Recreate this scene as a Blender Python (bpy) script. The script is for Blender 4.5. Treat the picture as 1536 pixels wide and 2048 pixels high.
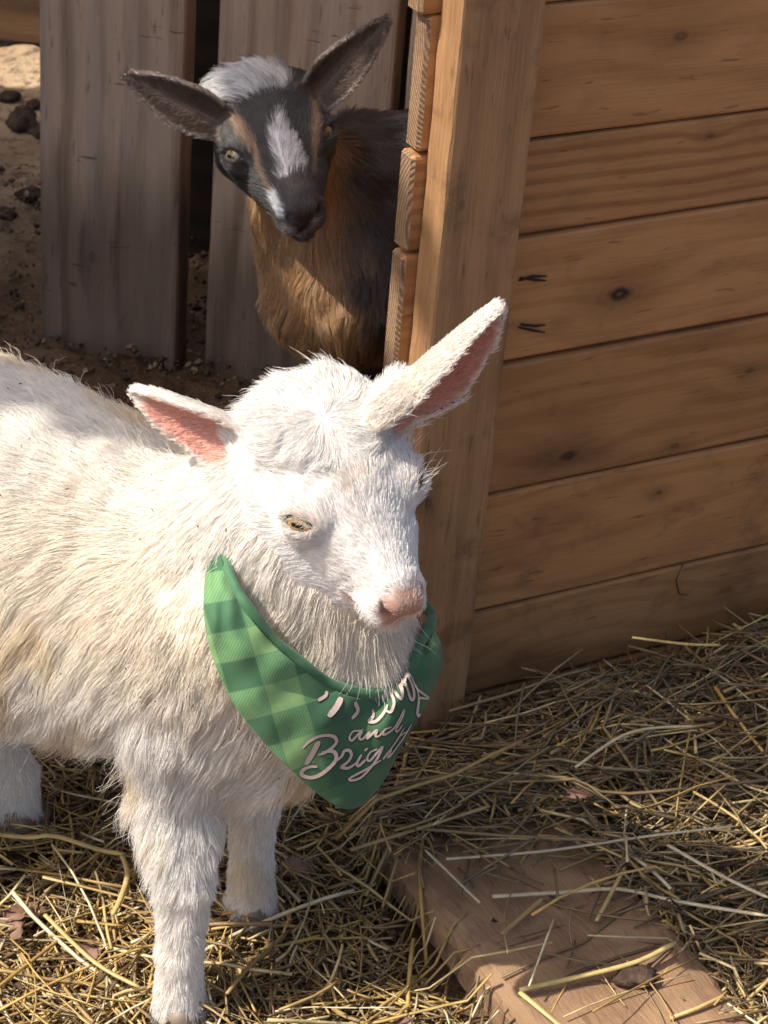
import bpy, bmesh, math, random
import numpy as np
from mathutils import Vector, Matrix
from mathutils.kdtree import KDTree
from mathutils.bvhtree import BVHTree

random.seed(7); RNG = np.random.default_rng(7)
scene = bpy.context.scene
for o in list(bpy.data.objects):
    bpy.data.objects.remove(o)
COL = scene.collection

# ------------------------------------------------------------------ camera
CAM_F = 4600.0
_th, _al = math.radians(31), math.radians(4.96)
_r0 = np.array([1., 0, 0]); CF = np.array([0, math.cos(_th), -math.sin(_th)]); _u0 = np.array([0, math.sin(_th), math.cos(_th)])
CR = math.cos(_al) * _r0 + math.sin(_al) * _u0
CU = -math.sin(_al) * _r0 + math.cos(_al) * _u0
CC = np.array([0, 0, 1.0])
cam = bpy.data.cameras.new('camera'); camo = bpy.data.objects.new('camera', cam); COL.objects.link(camo)
M = Matrix.Identity(4)
for i in range(3):
    M[i][0], M[i][1], M[i][2], M[i][3] = CR[i], CU[i], -CF[i], CC[i]
camo.matrix_world = M
cam.sensor_fit = 'VERTICAL'; cam.sensor_height = 24.0
cam.lens = CAM_F / 2048 * 24.0
cam.clip_start = 0.05; cam.clip_end = 500
cam.dof.use_dof = True; cam.dof.focus_distance = 1.27; cam.dof.aperture_fstop = 22
scene.camera = camo

# ------------------------------------------------------------------ light
SUN = np.array([-.61, -.15, .775]); SUN /= np.linalg.norm(SUN)
world = bpy.data.worlds.new('World'); scene.world = world; world.use_nodes = True
wn = world.node_tree.nodes; wn.clear()
sky = wn.new('ShaderNodeTexSky'); sky.sky_type = 'NISHITA'; sky.sun_disc = False
sky.sun_elevation = math.asin(SUN[2]); sky.sun_rotation = math.atan2(SUN[0], SUN[1])
sky.air_density = .7; sky.dust_density = 3.5; sky.ozone_density = .4
bg = wn.new('ShaderNodeBackground'); bg.inputs['Strength'].default_value = 0.145
wo = wn.new('ShaderNodeOutputWorld')
world.node_tree.links.new(sky.outputs[0], bg.inputs[0]); world.node_tree.links.new(bg.outputs[0], wo.inputs[0])
sl = bpy.data.lights.new('sun', 'SUN'); sl.energy = 3.8; sl.angle = math.radians(.53); sl.color = (1, .945, .86)
so = bpy.data.objects.new('sun', sl); COL.objects.link(so)
so.rotation_euler = Vector(SUN).to_track_quat('Z', 'Y').to_euler()
scene.view_settings.view_transform = 'Standard'; scene.view_settings.look = 'None'
scene.view_settings.exposure = 0.62; scene.view_settings.gamma = 1; scene.view_settings.use_curve_mapping = False
scene.render.engine = 'CYCLES'
cy = scene.cycles
cy.max_bounces = 10; cy.diffuse_bounces = 5; cy.glossy_bounces = 3; cy.transmission_bounces = 8; cy.transparent_max_bounces = 6
cy.use_denoising = True
cy.sample_clamp_indirect = 8
scene.cycles_curves.shape = 'RIBBONS'

# ------------------------------------------------------------------ helpers
def ray(px, py): return (px - 768) * CR - (py - 1024) * CU + CAM_F * CF
def W(px, py, y):
    d = ray(px, py); return CC + d * (y / d[1])
def G(px, py, z=0.0):
    d = ray(px, py); return CC + d * ((z - 1) / d[2])
def cam2w(v): return v[0] * CR + v[1] * CU - v[2] * CF
def nrm(v):
    v = np.asarray(v, float); return v / (np.linalg.norm(v, axis=-1, keepdims=True) + 1e-12)
def lerp(a, b, t): return a + (b - a) * t
def sstep(a, b, x):
    t = np.clip((x - a) / (b - a), 0, 1); return t * t * (3 - 2 * t)

_wr = np.random.default_rng(11)
_WK = nrm(_wr.normal(size=(3, 6, 3))) * _wr.uniform(.5, 1.7, size=(3, 6, 1)); _WP = _wr.uniform(0, 6.28, size=(3, 6))
def vnoise(P, freq, seed=0.0):
    """coherent vector noise in about [-1,1]"""
    out = np.empty_like(P)
    for c in range(3):
        a = 0
        for j in range(6):
            a = a + np.sin(P @ (_WK[c, j] * freq * 6.28) + _WP[c, j] + seed * (j + 1.7 * c + 1))
        out[:, c] = a / 3.0
    return out
def snoise(P, freq, seed=0.0):
    a = 0
    for j in range(6):
        a = a + np.sin(P @ (_WK[0, j] * freq * 6.28) + _WP[1, j] + seed * (j + 1.3))
        a = a + np.sin(P @ (_WK[1, j] * freq * 8.1) + _WP[2, j] + seed * (j + .3))
    return a / 4.5

def new_obj(name, data, parent=None):
    o = bpy.data.objects.new(name, data); COL.objects.link(o)
    if parent is not None: o.parent = parent
    return o
def tag(o, label=None, cat=None, group=None, kind=None):
    if label: o['label'] = label
    if cat: o['category'] = cat
    if group: o['group'] = group
    if kind: o['kind'] = kind
    return o
def empty(name, loc=(0, 0, 0), rot=(0, 0, 0)):
    o = bpy.data.objects.new(name, None); o.empty_display_size = .05; o.location = loc; o.rotation_euler = rot
    COL.objects.link(o); return o
def mesh_np(name, V, Fs, smooth=True, mat=None):
    """V (n,3), Fs: (m,4) or (m,3) int array"""
    me = bpy.data.meshes.new(name)
    V = np.ascontiguousarray(V, dtype=np.float32); Fs = np.ascontiguousarray(Fs, dtype=np.int32)
    n = Fs.shape[1]
    me.vertices.add(len(V)); me.vertices.foreach_set('co', V.ravel())
    me.loops.add(Fs.size); me.loops.foreach_set('vertex_index', Fs.ravel())
    me.polygons.add(len(Fs))
    me.polygons.foreach_set('loop_start', np.arange(0, Fs.size, n, dtype=np.int32))
    me.polygons.foreach_set('loop_total', np.full(len(Fs), n, dtype=np.int32))
    me.update(calc_edges=True); me.validate()
    if smooth: me.polygons.foreach_set('use_smooth', np.ones(len(me.polygons), dtype=bool))
    if mat: me.materials.append(mat)
    return me
def point_color(me, name, C):
    a = me.attributes.new(name, 'FLOAT_COLOR', 'POINT')
    C4 = np.ones((len(C), 4), np.float32); C4[:, :3] = C
    a.data.foreach_set('color', C4.ravel())

class NT:
    """tiny node-tree builder"""
    def __init__(s, name):
        s.m = bpy.data.materials.new(name); s.m.use_nodes = True
        s.t = s.m.node_tree; s.t.nodes.clear()
        s.out = s.t.nodes.new('ShaderNodeOutputMaterial')
    def n(s, typ, **kw):
        x = s.t.nodes.new(typ)
        for k, v in kw.items(): setattr(x, k, v)
        return x
    def set(s, sock, v):
        if isinstance(v, bpy.types.NodeSocket): s.t.links.new(v, sock)
        elif isinstance(v, (tuple, list)) and len(v) == 3 and sock.type == 'RGBA': sock.default_value = (*v, 1)
        else: sock.default_value = v
    def math(s, op, a, b=0.0, c=0.0, clamp=False):
        x = s.n('ShaderNodeMath', operation=op, use_clamp=clamp)
        s.set(x.inputs[0], a); s.set(x.inputs[1], b)
        if op in ('MULTIPLY_ADD', 'SMOOTH_MIN', 'SMOOTH_MAX', 'WRAP'): s.set(x.inputs[2], c)
        return x.outputs[0]
    def add(s, a, b): return s.math('ADD', a, b)
    def mul(s, a, b): return s.math('MULTIPLY', a, b)
    def sub(s, a, b): return s.math('SUBTRACT', a, b)
    def mixc(s, f, a, b, blend='MIX'):
        x = s.n('ShaderNodeMix', data_type='RGBA', blend_type=blend)
        s.set(x.inputs[0], f); s.set(x.inputs[6], a); s.set(x.inputs[7], b); return x.outputs[2]
    def ramp(s, v, lo, hi, a=0.0, b=1.0):
        x = s.n('ShaderNodeMapRange', interpolation_type='SMOOTHSTEP')
        s.set(x.inputs[0], v); s.set(x.inputs[1], lo); s.set(x.inputs[2], hi); s.set(x.inputs[3], a); s.set(x.inputs[4], b); return x.outputs[0]
    def noise(s, vec, scale, detail=3.0, rough=.55, dist=0.0):
        x = s.n('ShaderNodeTexNoise'); s.set(x.inputs['Vector'], vec); s.set(x.inputs['Scale'], scale)
        s.set(x.inputs['Detail'], detail); s.set(x.inputs['Roughness'], rough); s.set(x.inputs['Distortion'], dist); return x.outputs[0]
    def sep(s, v):
        x = s.n('ShaderNodeSeparateXYZ'); s.set(x.inputs[0], v); return x.outputs
    def comb(s, a, b, c):
        x = s.n('ShaderNodeCombineXYZ')
        for i, v in enumerate((a, b, c)): s.set(x.inputs[i], v)
        return x.outputs[0]
    def bsdf(s, color, rough=.6, bump=None, bstr=.3, bdist=.001, spec=.4, **kw):
        p = s.n('ShaderNodeBsdfPrincipled')
        s.set(p.inputs['Base Color'], color); s.set(p.inputs['Roughness'], rough); s.set(p.inputs['Specular IOR Level'], spec)
        if bump is not None:
            b = s.n('ShaderNodeBump'); s.set(b.inputs['Strength'], bstr); s.set(b.inputs['Distance'], bdist); s.set(b.inputs['Height'], bump)
            s.t.links.new(b.outputs[0], p.inputs['Normal'])
        for k, v in kw.items(): s.set(p.inputs[k.replace('_', ' ')], v)
        s.t.links.new(p.outputs[0], s.out.inputs['Surface']); return p

# ------------------------------------------------------------------ wood
def wood_mat(name, light, dark, freq=140., wob=.9, knots=(), grey=None, dirt=None, rough=.62, contrast=.6, checks=0.0, fibre=.35, stain=.25, seed=0.0, bstr=.35, soil=None):
    """wood whose grain runs along object X; board face in X-Z. knots: (x, z, size, darkness)"""
    N = NT(name)
    tc = N.n('ShaderNodeTexCoord'); P = tc.outputs['Object']
    oi = N.n('ShaderNodeObjectInfo')
    off = N.mul(oi.outputs['Random'], 37.0)
    x, y, z = N.sep(P)
    xo = N.add(x, off); zo = N.add(z, N.mul(off, .31)); 
    low = N.noise(N.comb(N.mul(xo, 1.6), N.mul(y, 5.0), N.mul(zo, 6.0)), 1.6, 2.0)
    g = N.add(N.mul(zo, freq), N.mul(N.sub(low, .5), wob * freq * .1))
    g = N.add(g, N.mul(y, freq * .7))
    kd = 0.0
    for (kx, kz, ks, kk) in knots:
        dx = N.mul(N.sub(x, kx), .55); dz = N.sub(z, kz)
        wv = N.noise(P, 60.0, 2.0)
        r2 = N.add(N.mul(dx, dx), N.mul(dz, dz))
        r = N.math('SQRT', r2)
        r = N.add(r, N.mul(N.sub(wv, .5), ks * .5))
        bump = N.math('POWER', 2.718, N.mul(r2, -1.0 / (ks * 2.6) ** 2))
        sgn = N.math('MULTIPLY_ADD', dz, 1.0 / ks, .7)
        g = N.add(g, N.mul(bump, freq * ks * 1.5))
        core = N.mul(N.ramp(r, ks * .45, ks * 1.05, kk, 0.0), N.math('MULTIPLY_ADD', N.math('SINE', N.mul(r, 9.0 / ks)), .28, .72))
        ring = N.mul(N.ramp(r, ks * .5, ks * 2.6, .38, 0.0), kk)
        kd = N.math('MAXIMUM', kd, N.math('MAXIMUM', core, ring))
    fine = N.noise(N.comb(N.mul(xo, 6.0), N.mul(y, 160.0), N.mul(zo, 240.0)), 3.0, 4.0, .6)
    ringv = N.math('SINE', N.add(g, N.mul(fine, 1.4)))
    ringv = N.ramp(ringv, -.5, 1.0)
    lum = N.add(N.mul(ringv, contrast), N.mul(N.sub(fine, .45), fibre * 2.4))
    lum = N.math('ADD', lum, N.mul(N.sub(low, .5), .9), clamp=True)
    c = N.mixc(lum, light, dark)
    big = N.noise(N.comb(N.mul(xo, 3.0), y, N.mul(zo, 9.0)), 2.2, 4.0, .6)
    c = N.mixc(N.ramp(big, .45, .75, 0, stain), c, tuple(v * .45 for v in dark))
    if grey is not None:
        gn = N.noise(N.comb(N.mul(xo, 1.2), N.mul(y, 4), N.mul(zo, 30.0)), 2.0, 5.0, .65)
        c = N.mixc(N.ramp(gn, .38, .66, .15, .95), c, grey)
    pits = N.noise(N.comb(N.mul(xo, 14.0), N.mul(y, 90.0), N.mul(zo, 90.0)), 2.2, 2.0)
    c = N.mixc(N.ramp(pits, .64, .72, 0, .45), c, tuple(v * .35 for v in dark))
    hgt = N.sub(N.mul(fine, .8), N.mul(ringv, .35))
    if checks:
        ck = N.noise(N.comb(N.mul(xo, 130.0), N.mul(y, 8.0), N.mul(zo, 14.0)), 1.0, 3.0, .6)
        ck2 = N.noise(N.comb(N.mul(xo, 9.0), y, N.mul(zo, 26.0)), 1.3, 2.0)
        cm = N.mul(N.ramp(ck, .63, .70), N.ramp(ck2, .48, .6))
        c = N.mixc(N.mul(cm, checks), c, tuple(v * .3 for v in dark)); hgt = N.sub(hgt, cm)
    if not isinstance(kd, float):
        c = N.mixc(kd, c, (.035, .018, .009)); hgt = N.sub(hgt, N.mul(kd, .4))
    if soil is not None:   # splashed mud near the foot of the board: (along-x level, blend, colour)
        sn = N.noise(N.comb(N.mul(xo, 2.0), y, N.mul(zo, 28.0)), 1.5, 4.0, .65)
        lev = N.add(x, N.mul(N.sub(sn, .5), .16))
        c = N.mixc(N.ramp(lev, soil[0] - soil[1], soil[0] + soil[1], .62, 0.0), c, soil[2])
    if dirt is not None:
        dn = N.noise(P, 26.0, 6.0, .7)
        c = N.mixc(N.ramp(dn, .5, .68, 0, dirt[1]), c, dirt[0])
    N.bsdf(c, rough, hgt, bstr, .0012, spec=.3)
    return N.m

def board_mesh(name, L, T, H, mat, bev=.003, seed=0, nx=14, wav=.0012, chip=.0, end=None):
    """board along X [0,L], thickness Y [0,T], height Z [0,H]; slightly uneven, bevelled cross-section"""
    rg = np.random.default_rng(seed)
    b = bev
    prof = np.array([(b, 0), (T - b, 0), (T - .3 * b, .3 * b), (T, b), (T, H - b), (T - .3 * b, H - .3 * b), (T - b, H), (b, H), (.3 * b, H - .3 * b), (0, H - b), (0, b), (.3 * b, .3 * b)])
    xs = np.concatenate([[0, b], np.linspace(b, L - b, nx)[1:-1], [L - b, L]])
    V = []; m = len(prof)
    for i, x in enumerate(xs):
        p = prof.copy()
        if i in (0, len(xs) - 1):
            p = np.clip(p, [b * .8, b * .8], [T - b * .8, H - b * .8])
        dz = wav * math.sin(x * 7 + seed * 1.7) + rg.normal() * wav * .35
        dy = wav * .8 * math.sin(x * 4.3 + seed)
        for (yy, zz) in p:
            e = rg.normal() * chip if 0 < i < len(xs) - 1 else 0
            V.append((x, yy + dy + e, zz + dz + e))
    V = np.array(V); n = len(xs); Fq = []
    for i in range(n - 1):
        for j in range(m):
            a, c = i * m + j, i * m + (j + 1) % m
            Fq.append((a, a + m, c + m, c))
    me = bpy.data.meshes.new(name)
    me.from_pydata([tuple(v) for v in V], [], Fq + [tuple(range(m)), tuple((n - 1) * m + j for j in range(m - 1, -1, -1))])
    me.update()
    bm = bmesh.new(); bm.from_mesh(me); bmesh.ops.recalc_face_normals(bm, faces=bm.faces); bm.to_mesh(me); bm.free()
    me.materials.append(mat)
    if end is not None:
        me.materials.append(end)
        for p_ in me.polygons:
            if abs(p_.normal.x) > .6: p_.material_index = 1
    return me
def end_grain(name, light, dark):
    N = NT(name); tc = N.n('ShaderNodeTexCoord'); oi = N.n('ShaderNodeObjectInfo'); x, y, z = N.sep(tc.outputs['Object'])
    dy = N.add(y, .05); dz = N.sub(z, N.mul(oi.outputs['Random'], .10)); r = N.math('SQRT', N.add(N.mul(dy, dy), N.mul(dz, dz)))
    n = N.noise(tc.outputs['Object'], 260., 4., .65); rg_ = N.ramp(N.math('SINE', N.add(N.mul(r, 2300.), N.mul(n, 4.))), -.6, .9)
    n2 = N.noise(tc.outputs['Object'], 45., 4., .65)
    c = N.mixc(rg_, light, dark); c = N.mixc(N.ramp(n2, .4, .7, 0, .6), c, tuple(v * .6 for v in dark)); c = N.mixc(N.ramp(n, .55, .75, 0, .5), c, (.05, .03, .018))
    N.bsdf(c, .8, N.add(N.mul(rg_, -.5), n), .6, .0012, spec=.2); return N.m
# ------------------------------------------------------------------ ground
def ground_h(x, y):
    x = np.asarray(x, float); y = np.asarray(y, float)
    P = np.stack([x, y, 0 * x], -1).reshape(-1, 3)
    h = .006 * snoise(P, 3.0) + .004 * snoise(P, 9.0, 2.) + .0022 * snoise(P, 24.0, 5.)
    h = h.reshape(x.shape)
    rough = sstep(1.35, 1.7, y) * sstep(2.6, 2.2, y)
    h = h + rough * (.008 * np.abs(snoise(P, 11.0, 7.)).reshape(x.shape) + .006 * np.abs(snoise(P, 21.0, 9.)).reshape(x.shape))
    # mud banked against the foot of the fence
    d = (y - 1.86) + .22 * (x + .19)
    h = h + .022 * np.exp(-((d + .05) / .085) ** 2) * sstep(.05, -.28, x)
    far = sstep(3.5, 7.0, np.hypot(x, y))
    return (h - .004) * (1 - far) - .004 * far
xs = np.concatenate([-np.geomspace(120, 1.3, 26), np.arange(-1.25, 1.25, .0115), np.geomspace(1.3, 120, 26)])
ys = np.concatenate([-np.geomspace(120, .4, 26), np.arange(-.35, .7, .06), np.arange(.72, 3.1, .0115), np.geomspace(3.15, 160, 30)])
X, Y = np.meshgrid(xs, ys); Z = ground_h(X, Y)
nx_, ny_ = len(xs), len(ys)
idx = np.arange(nx_ * ny_).reshape(ny_, nx_)
Fq = np.stack([idx[:-1, :-1], idx[:-1, 1:], idx[1:, 1:], idx[1:, :-1]], -1).reshape(-1, 4)
N = NT('dirt')
tc = N.n('ShaderNodeTexCoord'); P = tc.outputs['Object']
n1 = N.noise(P, 7.0, 6.0, .65); n2 = N.noise(P, 60.0, 5.0, .7); n3 = N.noise(P, 300.0, 3.0, .6)
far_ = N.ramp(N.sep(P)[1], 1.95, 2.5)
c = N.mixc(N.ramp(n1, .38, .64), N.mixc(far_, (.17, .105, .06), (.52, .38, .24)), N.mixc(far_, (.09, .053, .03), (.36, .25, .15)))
c = N.mixc(N.ramp(n2, .45, .68, 0, .75), c, (.06, .038, .025))
c = N.mixc(N.ramp(n3, .52, .72, 0, .5), c, (.26, .18, .11))
N.bsdf(c, .95, N.add(N.mul(n2, 1.0), N.mul(n3, .35)), .8, .006, spec=.1)
MAT_DIRT = N.m
ground = new_obj('ground', mesh_np('ground', np.stack([X, Y, Z], -1).reshape(-1, 3), Fq, True, MAT_DIRT))
tag(ground, kind='structure')

# ------------------------------------------------------------------ shed wall: six visible siding boards nailed behind a corner post
WA = math.radians(30)
shed = empty('shed_wall', (.071, 1.347, 0), (0, 0, WA))
tag(shed, 'warm brown wall of horizontal wooden siding boards nailed behind an upright corner post', 'wall')
HON_L, HON_D = (.50, .24, .09), (.25, .10, .034)
gaps = [-.06, .0205, .0945, .1928, .2955, .3875, .4552, .5455, .640, .732, .824, .916, 1.01, 1.10]
KN = {1: [(.24, .06, .007, .5)], 2: [(.1627, .1631, .0035, .7)],
      3: [(.078, .2106, .0085, .85), (.1705, .2006, .0042, .6), (.2269, .2518, .005, .6), (.33, .23, .008, .7)],
      4: [(.1034, .3323, .0105, .92), (.30, .33, .008, .4)],
      5: [(.1583, .4406, .0035, .6), (.33, .42, .009, .5)],
      6: [(.1227, .5133, .0075, .6), (.25, .50, .004, .4)]}
XL = [-.067, -.067, -.068, -.0675, -.068, -.0675, -.065, -.072] + [-.067] * 6
ENDG = end_grain('siding_end_grain', (.34, .215, .125), (.19, .11, .06))
tones = [(.8, .75), (.78, .75), (.95, .9), (.86, .85), (1.05, 1.0), (.92, .85), (1.04, 1.0), (1.0, .95)]
for i in range(len(gaps) - 1):
    a, b = gaps[i], gaps[i + 1]
    tl, td = tones[i] if i < 8 else (.95, .95)
    kn = [(k[0] - XL[i], k[1] - gaps[i], k[2] * 1.3, min(1, k[3] * 1.1)) for k in KN.get(i, [])]
    straight = i in (5,)
    m = wood_mat('siding_wood', tuple(v * tl for v in HON_L), tuple(v * td for v in HON_D), freq=560. if straight else (300. if i != 6 else 230.),
                 wob=.35 if straight else 1.5, knots=kn, contrast=.5 if straight else .3, fibre=.4, stain=.5 if i in (3, 5, 1, 2) else .3, rough=.55, bstr=.35, dirt=((.12, .06, .03), .45 if i < 3 else .2))
    gap = .0022 if i < 7 else .0015
    gap = .0022 if i < 7 else .0015
    me = board_mesh('board', 2.2, .0165, b - a - gap, m, bev=.0026, seed=i + 3, nx=26, wav=.0007, end=ENDG)
    o = new_obj('board', me, shed); o.location = (XL[i], .0272, a + gap / 2)
pm = wood_mat('post_wood', (.40, .22, .10), (.20, .10, .042), freq=240., wob=.7, contrast=.3, fibre=.62, stain=.45, knots=[(.46, .014, .006, .55), (.37, .06, .004, .5), (.245, .011, .007, .6)], dirt=((.10, .055, .028), .5), rough=.6, bstr=.5)
me = board_mesh('corner_post', 1.2, .027, .0590, pm, bev=.0028, seed=21, nx=60, wav=.0008, chip=.0002)
o = new_obj('corner_post', me, shed)
o.rotation_euler = (math.radians(180), math.radians(-90), 0)   # X up, thickness towards the camera
o.location = (-.0590, .027, -.03)
# dark splits next to the post, drawn as thin brown tubes on the boards
N = NT('dark_mark'); N.bsdf((.055, .032, .02), .7, spec=.3, Metallic=.3); MAT_MARK = N.m
N = NT('pale_chip'); N.bsdf((.62, .52, .38), .7); MAT_CHIP = N.m
def tube_mesh(name, pts, rad, mat, ns=6, flat=1.0):
    pts = [Vector(p) for p in pts]; V = []; Fs = []
    rad = rad if hasattr(rad, '__len__') else [rad] * len(pts)
    up = Vector((.13, .2, .97))
    for i, p in enumerate(pts):
        t = (pts[min(i + 1, len(pts) - 1)] - pts[max(i - 1, 0)]).normalized()
        if abs(t.dot(up)) > .95: up = Vector((1, 0, 0))
        a = t.cross(up).normalized(); b = a.cross(t)
        for k in range(ns):
            q = 6.28318 * k / ns; V.append(p + a * math.cos(q) * rad[i] + b * math.sin(q) * rad[i] * flat)
    n = len(pts)
    for i in range(n - 1):
        for k in range(ns): Fs.append((i * ns + k, i * ns + (k + 1) % ns, (i + 1) * ns + (k + 1) % ns, (i + 1) * ns + k))
    Fs += [tuple(range(ns - 1, -1, -1)), tuple((n - 1) * ns + k for k in range(ns))]
    me = bpy.data.meshes.new(name); me.from_pydata([tuple(v) for v in V], [], Fs); me.update()
    me.polygons.foreach_set('use_smooth', np.ones(len(Fs), dtype=bool)); me.materials.append(mat); return me
def on_wall(px, py, lift=.0):
    n = np.array([.5, -.8660254, 0]); p0 = np.array([.071, 1.347, 0]) - n * (.0272 - lift)
    d = ray(px, py); w = CC + d * (((p0 - CC) @ n) / (d @ n))
    e = w - np.array([.071, 1.347, 0]); return (e @ np.array([.8660254, .5, 0]), .0272 - lift, e[2])
for pp in ([(1038, 561), (1066, 553), (1094, 552)], [(1042, 556), (1070, 560), (1092, 561)], [(1038, 655), (1066, 661), (1090, 665)], [(1042, 649), (1070, 652), (1091, 650)]):
    new_obj('nail_split', tube_mesh('nail_split', [on_wall(*q, .001) for q in pp], [.0007, .0010, .0005], MAT_MARK), shed)
new_obj('wall_scratch', tube_mesh('wall_scratch', [on_wall(1366, 1128, .002), on_wall(1352, 1160, .004), on_wall(1358, 1188, .003), on_wall(1375, 1190, .002)], [.0005, .0005, .0004, .0003], MAT_MARK), shed)  # faint curved scratch in the wood, drawn as a thin brown tube

# ------------------------------------------------------------------ fence of upright boards behind
FA = math.atan(-.22)
fence = empty('board_fence', (-.197, 1.872, 0), (0, 0, FA))
tag(fence, 'weathered grey brown fence of wide upright boards behind the dark goat', 'fence')
GL, GD, GG = (.58, .42, .285), (.27, .18, .115), (.46, .355, .27)
def fence_board(x0, w, zoff=0.0, soil=.13, seed=0, h=1.25, dy=0.0, kn=()):
    m = wood_mat('fence_wood', GL, GD, freq=210., wob=.7, knots=kn, grey=GG, contrast=.8, checks=.7, fibre=.6, stain=.35, rough=.75, bstr=.9, soil=(soil, .05, (.05, .031, .021)))
    o = new_obj('board', board_mesh('board', h, .034, w, m, bev=.004, seed=seed, nx=40, wav=.001), fence)
    o.rotation_euler = (math.radians(180), math.radians(-90), 0); o.location = (x0, .034 + dy, -.06 + zoff)
fence_board(-.1385, .1325, soil=.245, seed=31, kn=[(.165, .05, .010, .5)])
fence_board(.0185, .156, soil=.20, seed=32, dy=.012, kn=[(.22, .11, .006, .3)])
fence_board(.1865, .142, soil=.19, seed=33, dy=.006)
fence_board(.340, .142, soil=.19, seed=34, dy=.003)
fence_board(.495, .142, soil=.19, seed=35, dy=.008)
fence_board(.650, .142, soil=.19, seed=36, dy=.008)
rm = wood_mat('fence_rail_wood', GL, GD, freq=210., grey=GG, contrast=.5)
for z in (.85, 1.08):
    o = new_obj('rail', board_mesh('rail', .98, .038, .085, rm, seed=int(z * 100)), fence); o.location = (-.16, .05, z)
# near-black planks added behind the gaps to keep them dark
pen = empty('gap_backing', (-.25, 2.12, 0), (0, 0, FA))
tag(pen, 'near-black planking added to keep the gaps of the upright board fence dark', 'wall')
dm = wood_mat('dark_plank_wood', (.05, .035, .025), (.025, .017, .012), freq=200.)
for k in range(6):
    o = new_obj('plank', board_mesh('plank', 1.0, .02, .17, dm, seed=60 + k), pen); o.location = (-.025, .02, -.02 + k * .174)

# ------------------------------------------------------------------ far building at upper left
barn = empty('barn_wall', (-1.3, 2.74, 0), (0, 0, math.radians(-3)))
tag(barn, 'dark brown low wall of horizontal boards across the yard, behind the sunlit strip of dirt', 'wall')
bm_ = wood_mat('barn_wood', (.17, .10, .05), (.09, .05, .026), freq=120., stain=.5)
for k in range(7):
    o = new_obj('board', board_mesh('board', 2.3, .025, .138, bm_, seed=80 + k), barn); o.location = (0, 0, .004 + k * .142)

# ------------------------------------------------------------------ unseen fence added at the left, slotted to shape the shade over the back half
side = empty('unseen_shade_fence', (-1.25, 0, 0))
tag(side, 'unseen tall boarded wooden fence added at the left of the yard to cast shade', 'fence')
sm = wood_mat('shade_fence_wood', (.30, .20, .12), (.17, .10, .06), freq=180., grey=(.2, .16, .13))
SY0 = 1.05
def shade_board(y0, y1, z0, z1, s):
    o = new_obj('board', board_mesh('board', y1 - y0, .022, z1 - z0, sm, seed=s), side)
    o.rotation_euler = (0, 0, math.radians(90)); o.location = (0, y0, z0)
rows = [(k * .1415, k * .1415 + .141) for k in range(12)]
for k, (z0, z1) in enumerate(rows): shade_board(SY0 if k < 9 else 1.18, 2.36, z0, z1, 100 + k)
shade_board(.90, 1.22, 1.6985, 1.80, 121); shade_board(1.40, 2.36, 1.6985, 1.80, 122)
shade_board(.90, 2.36, 1.8005, 1.895, 123); shade_board(.90, 1.00, 1.8955, 1.97, 124); shade_board(1.50, 2.36, 1.8955, 1.97, 125); shade_board(.90, 2.36, 1.9705, 2.02, 126)
for y in (.92, 1.66, 2.30):
    o = new_obj('post', board_mesh('post', 1.99, .07, .07, sm, seed=140 + int(y * 10)), side)
    o.rotation_euler = (0, math.radians(-90), 0); o.location = (-.03, y, 0)

# ------------------------------------------------------------------ plank lying on the ground
SD = np.array([.5, -.8660254, 0]); SW = np.array([.8660254, .5, 0])
slab = new_obj('ground_plank', board_mesh('ground_plank', .84, .136, .034,
    wood_mat('plank_wood', (.35, .215, .118), (.20, .115, .062), freq=120., wob=1.2, contrast=.5, fibre=.7, stain=.5, knots=[(.34, .02, .008, .3)], dirt=((.17, .092, .056), .5), rough=.85, bstr=1.0, checks=.6), bev=.009, seed=51, nx=90, wav=.0012, chip=.0006))
tag(slab, 'worn reddish brown plank lying flat in the straw, lower right corner', 'plank')
p = G(765, 1690, .030); a0 = p - SD * .03
slab.location = (a0[0], a0[1], -.004); slab.rotation_euler = (0, 0, math.atan2(SD[1], SD[0]))
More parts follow.
